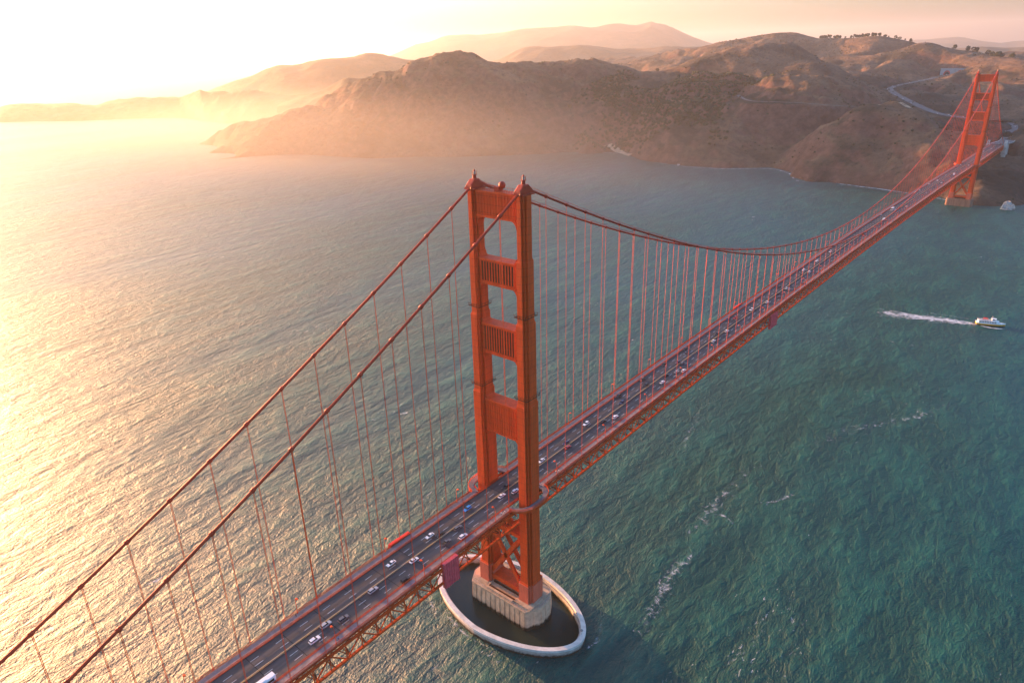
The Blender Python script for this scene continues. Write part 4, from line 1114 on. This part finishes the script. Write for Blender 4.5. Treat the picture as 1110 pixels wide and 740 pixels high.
for a in [
    (340.8, 693, "white", "suv", "white car in the bay-side middle lane just ahead of the white bus"),
    (353, 676.5, "silver", "suv", "silver car by the median, second ahead of the white bus"),
    (372.3, 670, "grey", "suv", "dark grey car, third ahead of the white bus"),
    (404.8, 639.5, "silver", "suv", "silver car alone by the median, fourth ahead of the bus"),
    (438.4, 627, "black", "suv", "black car in the bay-side outer lane left of the pinkish red tarpaulin"),
    (448.5, 606.7, "white", "sedan", "white car by the median above the pinkish red tarpaulin"),
    (423.3, 609.7, "white", "sedan", "white car in the ocean-side middle lane, leftmost on that side"),
    (464.9, 579.7, "white", "sedan", "white car in the ocean-side lanes beside a small black car"),
    (476.8, 578, "black", "sedan", "small black car by the median beside a white car and the dark pickup"),
    (482.7, 587, "grey", "pickup", "dark grey pickup truck in the bay-side middle lane left of the near tower"),
    (495.9, 571.4, "grey", "suv", "dark grey car beside the median, across the barrier from the blue car"),
    (501.3, 580.5, "white", "suv", "white car in the bay-side outer lane between two lamps left of the near tower"),
    (507.8, 551.7, "blue", "suv", "bright blue car left of the near tower"),
    (548.5, 526.8, "black", "sedan", "black car passing between the legs of the near tower"),
    (544, 537, "white", "sedan", "white car by the median between the legs of the near tower"),
    (558.3, 531.8, "white", "suv", "white car half hidden behind the right leg of the near tower"),
    (633.5, 458.4, "white", "suv", None), (613, 479.5, "navy", "sedan", None), (616, 484.5, "red", "sedan", None), (654.6, 456.2, "black", "sedan", None),
    (666.2, 451.4, "white", "suv", None), (670.3, 429.2, "black", "suv", None), (673, 435.7, "navy", "suv", None), (587, 499, "white", "sedan", None),
    (694.6, 410.8, "brown", "suv", None), (700, 417.3, "black", "suv", None), (719.5, 394.6, "black", "sedan", None), (717.8, 414, "white", "sedan", None),
    (721, 406, "black", "sedan", None), (734, 392, "navy", "sedan", None), (739.5, 393.5, "grey", "suv", None), (740.5, 401.4, "white", "suv", None),
    (732.6, 402.4, "silver", "sedan", None), (742.2, 378.4, "black", "suv", None), (741.6, 382.2, "grey", "sedan", None), (773.5, 369.2, "white", "sedan", None),
    (776.2, 361.6, "black", "suv", None), (787.4, 358.6, "white", "suv", None), (787.4, 346, "navy", "suv", None), (795.9, 344.3, "red", "suv", None),
    (813.2, 335.1, "white", "suv", None), (833.2, 327.6, "white", "sedan", None), (843.2, 310.8, "black", "suv", None), (850.8, 311.9, "white", "sedan", None),
    (854.6, 313, "silver", "sedan", None), (842.7, 317.8, "black", "sedan", None), (844.9, 322.2, "grey", "sedan", None), (869.5, 292.4, "white", "suv", None),
    (878.4, 294.8, "white", "suv", None), (869.7, 297.8, "black", "sedan", None), (867.6, 306.5, "grey", "sedan", None), (884.1, 282.5, "white", "suv", None),
    (898.9, 272.4, "white", "suv", None), (970.6, 227.6, "white", "suv", None), (955.7, 233, "silver", "sedan", None),
    (944.9, 240.5, "black", "sedan", None), (954, 242.2, "red", "sedan", None), (947.6, 246, "white", "sedan", None), (936.2, 254, "red", "suv", None),
    (905, 266, "grey", "sedan", None), (916, 262, "black", "suv", None), (925, 250, "navy", "sedan", None), (982, 223.5, "white", "sedan", None), (993, 209, "white", "suv", None), (997.3, 206, "white", "sedan", None),
    (987, 214.5, "black", "sedan", None), (1003, 209, "silver", "suv", None), (1008, 199.5, "white", "sedan", None), (1016, 195.5, "white", "suv", None), (1020, 198, "white", "sedan", None), (1013, 203, "black", "sedan", None),
    (1026, 190, "silver", "sedan", None), (1041.8, 178.5, "white", "sedan", None), (1050, 179.2, "white", "suv", None),
    (1067, 164, "white", "sedan", None), (1074, 161.3, "white", "suv", None), (1060, 171, "black", "sedan", None), (1076, 158.5, "orange", "suv", None), (1082, 156, "white", "sedan", None)]:
    place_car(*a)
# traffic on the highway beyond the bridge: specks of cars
hw = HIGHWAY[6:]
for i in range(34):
    k = int(len(hw) * (i + random.random() * .8) / 34.5); k = min(k, len(hw) - 2)
    d = hw[k + 1] - hw[k]; dn = d[:2] / np.linalg.norm(d[:2]); nr = np.array([-dn[1], dn[0]]); off = random.choice([-8, -4.5, 4.5, 8])
    P = hw[k, :2] + nr * off; c = random.choice(["white", "white", "silver", "black", "grey", "white", "red"])
    o = link("car", far_car_mesh(random.choice(["suv", "sedan"]), c), None, (P[0], P[1], hw[k, 2] + (.25 if k < 22 else .65))); o.rotation_euler = (0, 0, math.atan2(d[1], d[0]) - math.pi / 2 + (math.pi if off > 0 else 0))
    tag(o, f"tiny {c} car on the curving highway beyond the far tower", "car", "cars on the highway beyond the bridge")

def make_bus(px, py_, lab, L=12.0, cat="bus", big=True):
    P = on_deck(px, py_, 2.5); x = min(LANES, key=lambda l: abs(l - P[0])); y = P[1]
    o = empty(cat.replace(" ", "_"), (x, y, zdk(y) + .016), math.pi if x < 0 else 0); tag(o, lab, cat)
    W = mat("vehicle_white", (.78, .78, .76), .4, .06, .5); h = 3.3 if big else 2.6; l = L / 2; w = 1.27 if big else 1.05
    mb = MB(); mb.loft([[(-w * k, yy, .4), (w * k, yy, .4), (w * k, yy, h - .2), (w * k - .2, yy, h), (-w * k + .2, yy, h), (-w * k, yy, h - .2)] for yy, k in ((-l, .94), (-l + .25, 1), (l - .3, 1), (l, .93))])
    mb.build("body", W, o)
    for s in (-1, 1):
        mb = MB(); mb.box(s * w - .03 + s * .01, s * w + .03 + s * .01, -l + .6, l - .8, 1.35, 2.45 if big else 2.1); mb.build("window", GLASS, o)
    mb = MB(); mb.box(-w * .85, w * .85, l - .02, l + .03, 1.2, h - .5); mb.build("windscreen", GLASS, o)
    if big:
        for yy in (-l * .55, l * .3):
            mb = MB(); mb.box(-.7, .7, yy - .9, yy + .9, h + .002, h + .22); mb.build("roof_vent", W, o)
    for s in (-1, 1):
        for yy in (-l * .6, l * .62):
            mb = MB(); mb.tube([(s * (w - .3), yy, .5), (s * (w + .01), yy, .5)], .5, 14); mb.build("wheel", TYRE, o)
make_bus(279, 740.5, "white-roofed bus in the bay-side middle lane at the bottom of the picture")
make_bus(966.5, 225.5, "white box truck in the ocean-side lanes before the far tower", 9, "truck")
make_bus(959.5, 236.8, "white van in the bay-side lanes before the far tower", 6.5, "van", False)
make_bus(1034.6, 188, "white van in the bay-side lanes just before the far tower's legs", 7.5, "van", False)

# ------------------------------------------------------------------ tour boat
BP = (at_z(1058, 351, 0) + at_z(1088, 354, 0)) / 2
bd = at_z(1088, 354, 0) - at_z(1058, 351, 0)
boat = empty("tour_boat", (BP[0], BP[1], 0), math.atan2(bd[1], bd[0]) - math.pi / 2); tag(boat, "white tour boat with a yellow hull stripe trailing a foaming wake", "boat")
BW = mat("boat_white", (.80, .80, .78), .4, .06, .3); BNAVY = mat("boat_navy", (.02, .03, .06), .4, .1, .3); BYEL = mat("boat_yellow", (.72, .36, .02), .45, .1, .3); BRED = mat("boat_red", (.55, .04, .03), .6, .1, .5)
st = [(-13, 3.2), (-9, 3.5), (0, 3.6), (6, 3.2), (10, 2.0), (12.6, .7), (13.6, .12)]
def hull(z0, z1, fl0, fl1, mi_, name, m):
    mb = MB(); mb.loft([[(-w * fl0, y - (1 - fl0) * 3 * (y > 8), z0), (w * fl0, y - (1 - fl0) * 3 * (y > 8), z0), (w * fl1, y + (fl1 - 1) * 4 * (y > 8), z1 + .5 * max(0, y / 13) ** 2), (-w * fl1, y + (fl1 - 1) * 4 * (y > 8), z1 + .5 * max(0, y / 13) ** 2)] for y, w in st])
    return mb.build(name, m, boat)
hull(-.8, .8, .80, .92, 0, "hull", BNAVY); hull(.803, 2.4, .93, 1.0, 0, "hull_stripe", BYEL); hull(2.403, 2.95, 1.0, 1.03, 0, "bulwark", BW)
mb = MB(); mb.prism([(-2.9, -11.5), (2.9, -11.5), (2.9, 5), (1.9, 7.6), (-1.9, 7.6), (-2.9, 5)], 2.9, 5.2); cabin = mb.build("cabin", BW, boat)
for s in (-1, 1):
    for k in range(7):
        mb = MB(); yy = -10.3 + k * 2.2; mb.box(s * 2.92 - .03, s * 2.92 + .03, yy, yy + 1.5, 3.6, 4.6); mb.build("window", GLASS, cabin)
mb = MB(); mb.box(-3.1, 3.1, -12, 5.2, 5.2, 5.38); mb.build("upper_deck", BW, boat)
mb = MB(); mb.prism([(-1.8, .5), (1.8, .5), (1.8, 3.4), (1.1, 4.4), (-1.1, 4.4), (-1.8, 3.4)], 5.38, 7.6); mb.prism([(-2.0, .2), (2.0, .2), (2.0, 3.6), (1.2, 4.8), (-1.2, 4.8), (-2.0, 3.6)], 7.6, 7.8); wh = mb.build("wheelhouse", BW, boat)
mb = MB()
for s in (-1, 1): mb.box(s * 1.82 - .03, s * 1.82 + .03, .9, 3.2, 6.3, 7.2)
mb.box(-1.0, 1.0, 4.38, 4.44, 6.3, 7.2); mb.build("window", GLASS, wh)
mb = MB(); mb.box(-2.3, 2.3, -7.0, -3.2, 7.3, 7.42)
for s in (-1, 1):
    for yy in (-6.9, -5.1, -3.3): mb.box(s * 2.2 - .06, s * 2.2 + .06, yy - .06, yy + .06, 5.38, 7.3)
mb.build("awning", BRED, boat)
mb = MB()
for s in (-1, 1):
    mb.box(s * 3.0 - .05, s * 3.0 + .05, -12, 5, 6.3, 6.4)
    for yy in np.arange(-12, 5.1, 1.7): mb.box(s * 3.0 - .05, s * 3.0 + .05, yy - .05, yy + .05, 5.38, 6.3)
mb.build("deck_rail", BW, boat)
mb = MB()
for yy in np.arange(-11.2, -.6, 1.5): mb.box(-2.2, -.4, yy, yy + .5, 5.38, 6.0); mb.box(.4, 2.2, yy, yy + .5, 5.38, 6.0)
mb.build("deck_bench", mat("bench_grey", (.35, .35, .37), .6, .1, 1), boat)
mb = MB(); mb.tube([(0, 1, 7.8), (0, .7, 11)], [.12, .06], 6); mb.box(-1, 1, .75, .85, 9.6, 9.7); mb.build("mast", BW, boat)

# ------------------------------------------------------------------ people on the walkways (tiny in the picture)
def person_mesh(top, legs, _c={}):
    if (top, legs) in _c: return _c[(top, legs)]
    if "base" not in _c:
        V = [(0, 0, .95), (0, .0, 1.15), (0, -.01, 1.40), (0, 0, 1.52), (0, .02, 1.62), (0, .02, 1.74),
             (.19, 0, 1.40), (.25, .02, 1.13), (.24, .10, .90), (-.19, 0, 1.40), (-.25, -.02, 1.13), (-.24, .06, .88),
             (.10, 0, .90), (.11, .09, .50), (.11, .02, .07), (.11, .17, .04), (-.10, 0, .90), (-.11, -.05, .50), (-.11, -.16, .08), (-.11, -.02, .04)]
        E = [(0, 1), (1, 2), (2, 3), (3, 4), (4, 5), (2, 6), (6, 7), (7, 8), (2, 9), (9, 10), (10, 11), (0, 12), (12, 13), (13, 14), (14, 15), (0, 16), (16, 17), (17, 18), (18, 19)]
        RR = [.16, .14, .16, .06, .10, .09, .07, .045, .035, .07, .045, .035, .10, .07, .045, .04, .10, .07, .045, .04]
        me = bpy.data.meshes.new("person_base"); me.from_pydata(V, E, [])
        o = bpy.data.objects.new("person_base", me); COL.objects.link(o)
        mo = o.modifiers.new("skin", 'SKIN'); o.modifiers.new("sub", 'SUBSURF').levels = 1
        for v, r in zip(me.skin_vertices[0].data, RR): v.radius = (r, r)
        me.skin_vertices[0].data[0].use_root = True
        dg = bpy.context.evaluated_depsgraph_get(); ev = o.evaluated_get(dg)
        base = bpy.data.meshes.new_from_object(ev); bpy.data.objects.remove(o)
        _c["base"] = base
    me = _c["base"].copy(); me.name = "person"; me.materials.clear()
    for m in (mat("cloth_" + top, CARC.get(top, (.6, .1, .3)), .9, .1, 4), mat("cloth_" + legs, CARC.get(legs, (.1, .1, .12)), .9, .1, 4), mat("skin_tone", (.45, .27, .19), .6, .1, 5)): me.materials.append(m)
    for p in me.polygons:
        c = p.center; p.material_index = 2 if (c.z > 1.50 or (abs(c.x) > .2 and c.z < 1.0)) else 0 if c.z > .93 else 1
        p.use_smooth = True
    _c[(top, legs)] = me
    return me
HAIR = mat("dark_hair", (.03, .02, .015), .8, .2, 8)
mb = MB(); mb.loft([[(.10 * r * math.cos(t), .02 + .11 * r * math.sin(t) - .015, z) for t in np.linspace(0, 2 * math.pi, 10, endpoint=False)] for z, r in ((1.68, 1.0), (1.74, 1.05), (1.80, .9), (1.845, .4))])
HAIRM = mb.mesh("hair", HAIR, True)
for px, py_, xw, top, legs, lab in [
    (540, 556, 11.3, "white", "navy", "person in white top, left one of a pair left of near tower"),
    (543, 554, 11.9, "white", "grey", "person in white top, right one of a pair left of near tower"),
    (600, 511, 11.2, "white", "black", "person in white top, left one of a pair right of near tower"),
    (602, 510, 12.0, "white", "navy", "person in white top, right one of a pair right of near tower"),
    (365, 691, 11.5, "blue", "navy", "person in blue clothes on the bay side walkway near the bus"),
    (513, 577, 11.3, "brown", "grey", "lone person in brown on the bay side walkway left of the near tower"),
    (321, 668, -11.6, "black", "black", "person in black on the ocean side walkway near the bus"),
    (732, 411, 11.5, "orange", "brown", "person in orange on the bay side walkway far right of the near tower")]:
    P = on_deck(px, py_, .3); d = ray(px, py_); y = P[1]
    o = link("person", person_mesh(top, legs), None, (xw, y, zdk(y) + .285)); o.rotation_euler = (0, 0, random.choice([0, math.pi]))
    tag(o, lab, "person", "people on the walkways")
    link("hair", HAIRM, o)

# ------------------------------------------------------------------ shore things: rocks, fog-signal building
ROCK = mat("pale_sea_rock", (.42, .38, .34), .9, .35, .3, bump=.3)
def rock(px, py_, r, lab, h=.7):
    P = at_z(px, py_, 0); bm = bmesh.new(); bmesh.ops.create_icosphere(bm, subdivisions=3, radius=1)
    sd_ = random.random() * 50
    for v in bm.verts:
        k = 1 + .55 * (vnoise(np.array(v.co.x * 1.6 + sd_ + v.co.z), np.array(v.co.y * 1.6 + sd_)) - .5) + .25 * (vnoise(np.array(v.co.x * 4 + sd_), np.array(v.co.y * 4 + v.co.z * 3)) - .5)
        v.co = Vector((v.co.x * r * 1.3, v.co.y * r, v.co.z * r * h)) * float(k)
    me = bpy.data.meshes.new("sea_rock"); bm.to_mesh(me); bm.free(); me.materials.append(ROCK)
    o = link("sea_rock", me, None, (P[0], P[1], r * .1)); o.rotation_euler = (0, 0, random.random() * 3)
    tag(o, lab, "rock", "pale rocks at the foot of the headland")
rock(1093, 227, 9, "pale rock standing in the water right of the far tower", 1.5)
rock(764, 179.5, 8, "pale rock at the waterline, left one of two below the wooded slope")
rock(787, 181, 9, "pale rock at the waterline, right one of two below the wooded slope")
rock(862, 185, 8, "white rock in the cove where the two cliffs meet", 1.6)
rock(736, 179, 4, "small pale rock at the waterline left of the two larger rocks")
rock(983, 206.5, 7, "pale rock by the shore just left of the far tower", 1.0)
P = at_z(1092, 219.5, 4)
fb = empty("fog_signal_building", (P[0] - 4, P[1] + 8, 4), .3); tag(fb, "small white building on the rocky point right of the far tower", "building")
mb = MB(); mb.box(-5, 5, -4, 4, -6, 5); mb.build("wall", CONC_W, fb)
mb = MB(); mb.loft([[(-5.4, -4.4, 5.003), (5.4, -4.4, 5.003), (5.4, 4.4, 5.003), (-5.4, 4.4, 5.003)], [(-5.4, -.1, 7.4), (5.4, -.1, 7.4), (5.4, .1, 7.4), (-5.4, .1, 7.4)]]); mb.build("roof", mat("red_roof", (.3, .08, .05), .8, .2, .4), fb)
for x in (-3, 0, 3):
    mb = MB(); mb.box(x - .5, x + .5, -4.05, -3.98, 1.5, 3.3); mb.build("window", GLASS, fb)

# ------------------------------------------------------------------ trees on the ridges, woods and scrub on the slopes
LEAF = mat("dark_foliage", (.040, .050, .022), .9, .5, .25, col2=(.016, .022, .010))
BARK = mat("bark", (.08, .055, .04), .9, .3, 1)
ico = bmesh.new(); bmesh.ops.create_icosphere(ico, subdivisions=1, radius=1); ICO_V = np.array([v.co[:] for v in ico.verts]); ICO_F = [[v.index for v in f.verts] for f in ico.faces]; ico.free()
def blob(mb, c, r, sq=.8):
    k = 1 + .35 * (rng.random(len(ICO_V)) - .5)
    V = ICO_V * (k[:, None]) * np.array([r, r, r * sq]) + np.array(c)
    mb.add(V, ICO_F)
def tree_meshes(seed, wide):
    g = np.random.default_rng(seed); mb = MB()
    for i in range(34):
        a = g.random() * 6.28; zz = g.random(); rr = (.55 + .45 * g.random()) * wide * math.sqrt(max(.05, 1 - (zz * 1.7 - .75) ** 2)) * .9
        blob(mb, (math.cos(a) * rr, math.sin(a) * rr, 2.2 + zz * 10.5), 1.2 + g.random() * 1.3)
    crown = mb.mesh("crown", LEAF)
    mb = MB(); mb.tube([(0, 0, -2), (.2, 0, 3), (0, .2, 8)], [.55, .4, .2], 7)
    for i in range(4):
        a = i * 1.6; mb.tube([(0, 0, 4 + i), (math.cos(a) * wide * .6, math.sin(a) * wide * .6, 8 + i)], [.2, .08], 5)
    return crown, mb.mesh("trunk", BARK)
TM = [tree_meshes(1, 5.5), tree_meshes(2, 7.0), tree_meshes(3, 4.5)]
def clump(n, x0, x1, D, where): return [(x0 + (x1 - x0) * random.random() ** .9, D, where) for _ in range(n)]
spots = clump(15, 886, 906, 4240, "in the clump on the skyline left of the sunlit ridge") + clump(5, 906, 922, 4240, "in the clump on the skyline left of the sunlit ridge") + \
        clump(10, 924, 940, 4050, "along the top of the sunlit ridge") + clump(16, 938, 962, 4000, "along the top of the sunlit ridge") + clump(8, 962, 987, 3950, "along the top of the sunlit ridge") + \
        clump(7, 1046, 1062, 3500, "on the dark skyline above the far tower") + clump(2, 1026, 1040, 3550, "on the dark skyline above the far tower") + \
        clump(14, 1071, 1086, 3390, "in the dense clump on the skyline right of the far tower") + clump(8, 1086, 1102, 3370, "in the dense clump on the skyline right of the far tower") + \
        [(714, 2650, "standing alone in the saddle of the near ridge")]
for i, (px, D, where) in enumerate(spots):
    best = None
    for dd in np.arange(-150, 151, 25):                      # stand on the local crest
        q = at_dist(px, 50, D + dd)[:2]; h = ter(*q); e = (h - CAM[2]) / (D + dd)
        if best is None or e > best[0]: best = (e, q, h)
    _, q, h = best; k = random.uniform(.55, 1.35)
    o = empty("tree", (q[0], q[1], h - .5), random.random() * 6); o.scale = (k * random.uniform(.9, 1.5), k, k * random.uniform(.8, 1.2))
    tag(o, f"tiny dark tree {where}", "tree", "trees on the skyline ridges")
    cr, tk = TM[i % 3]; link("crown", cr, o); link("trunk", tk, o)
def scatter(name, n, xr, yr, rmin, rmax, cond, m):
    mb = MB(); c = 0; tries = 0
    while c < n and tries < n * 30:
        tries += 1
        x = rng.uniform(*xr); y = rng.uniform(*yr); h = ter(x, y)
        if h < 6 or not cond(x, y, h): continue
        r = rng.uniform(rmin, rmax); blob(mb, (x, y, h + r * .35), r, .85); c += 1
    return tag(mb.build(name, m), kind="stuff")
WOODC = np.array([at_z(x, y, z)[:2] for x, y, z in ((690, 140, 60), (715, 130, 80), (740, 128, 80), (760, 140, 55), (780, 125, 90), (660, 125, 80), (735, 158, 25))])
def inwood(x, y, h):
    d = np.hypot(WOODC[:, 0] - x, WOODC[:, 1] - y).min()
    return d < 130 * (0.1 + 1.1 * float(vnoise(np.array(x / 75), np.array(y / 75), 7)) + .5 * random.random() ** 2)
scatter("woods", 2300, (-1150, -450), (1450, 2100), 3.0, 6.5, inwood, LEAF)
SCRUB = mat("coastal_scrub", (.060, .055, .028), .95, .4, .2, col2=(.03, .03, .016))
scatter("scrub", 4200, (-2500, 300), (1250, 3700), 1.2, 3.6, lambda x, y, h: float(vnoise(np.array(x / 130), np.array(y / 130), 31)) * .6 + float(vnoise(np.array(x / 35), np.array(y / 35), 33)) * .5 > .60 and not (abs(x) < 60 and y < 1700), SCRUB)

# ------------------------------------------------------------------ sea haze
mb = MB(); mb.box(-27000, 27000, -5500, 31000, -1.0, 900)
hz = mb.build("haze", None or [])
hz.data.materials.clear()
hm = bpy.data.materials.new("sea_haze"); hm.use_nodes = True; nt = hm.node_tree
for nd in list(nt.nodes):
    if nd.type == 'BSDF_PRINCIPLED': nt.nodes.remove(nd)
pv = nt.nodes.new("ShaderNodeVolumePrincipled"); pv.inputs["Density"].default_value = HAZE_DENSITY; pv.inputs["Anisotropy"].default_value = HAZE_ANISO
pv.inputs["Color"].default_value = (0.92, 0.90, 0.88, 1)
nt.links.new(pv.outputs[0], nt.nodes["Material Output"].inputs["Volume"])
hz.data.materials.append(hm)
tag(hz, kind="stuff")

# bank of low sea fog lying against the foot of the headland on the sunward side
FOG_DENSITY = 0.00055
bm = bmesh.new(); bmesh.ops.create_icosphere(bm, subdivisions=4, radius=1.0)
me = bpy.data.meshes.new("fog"); bm.to_mesh(me); bm.free()
fg = link("fog", me, None, (-1900, 1250, 20)); fg.scale = (2000, 1000, 230); fg.rotation_euler = (0, 0, R(-4))
fm = bpy.data.materials.new("sea_fog"); fm.use_nodes = True; nt = fm.node_tree
for nd in list(nt.nodes):
    if nd.type == 'BSDF_PRINCIPLED': nt.nodes.remove(nd)
tc = nt.nodes.new("ShaderNodeTexCoord"); ln = nt.nodes.new("ShaderNodeVectorMath"); ln.operation = 'LENGTH'
nt.links.new(tc.outputs["Object"], ln.inputs[0])
mr = nt.nodes.new("ShaderNodeMapRange"); mr.interpolation_type = 'SMOOTHERSTEP'
mr.inputs[1].default_value = 1.0; mr.inputs[2].default_value = 0.1; mr.inputs[3].default_value = 0.0; mr.inputs[4].default_value = FOG_DENSITY
nt.links.new(ln.outputs["Value"], mr.inputs[0])
pv = nt.nodes.new("ShaderNodeVolumePrincipled"); pv.inputs["Anisotropy"].default_value = 0.25
nt.links.new(mr.outputs[0], pv.inputs["Density"])
pv.inputs["Color"].default_value = (1.0, 0.85, 0.68, 1)
nt.links.new(pv.outputs[0], nt.nodes["Material Output"].inputs["Volume"])
me.materials.append(fm); tag(fg, kind="stuff")
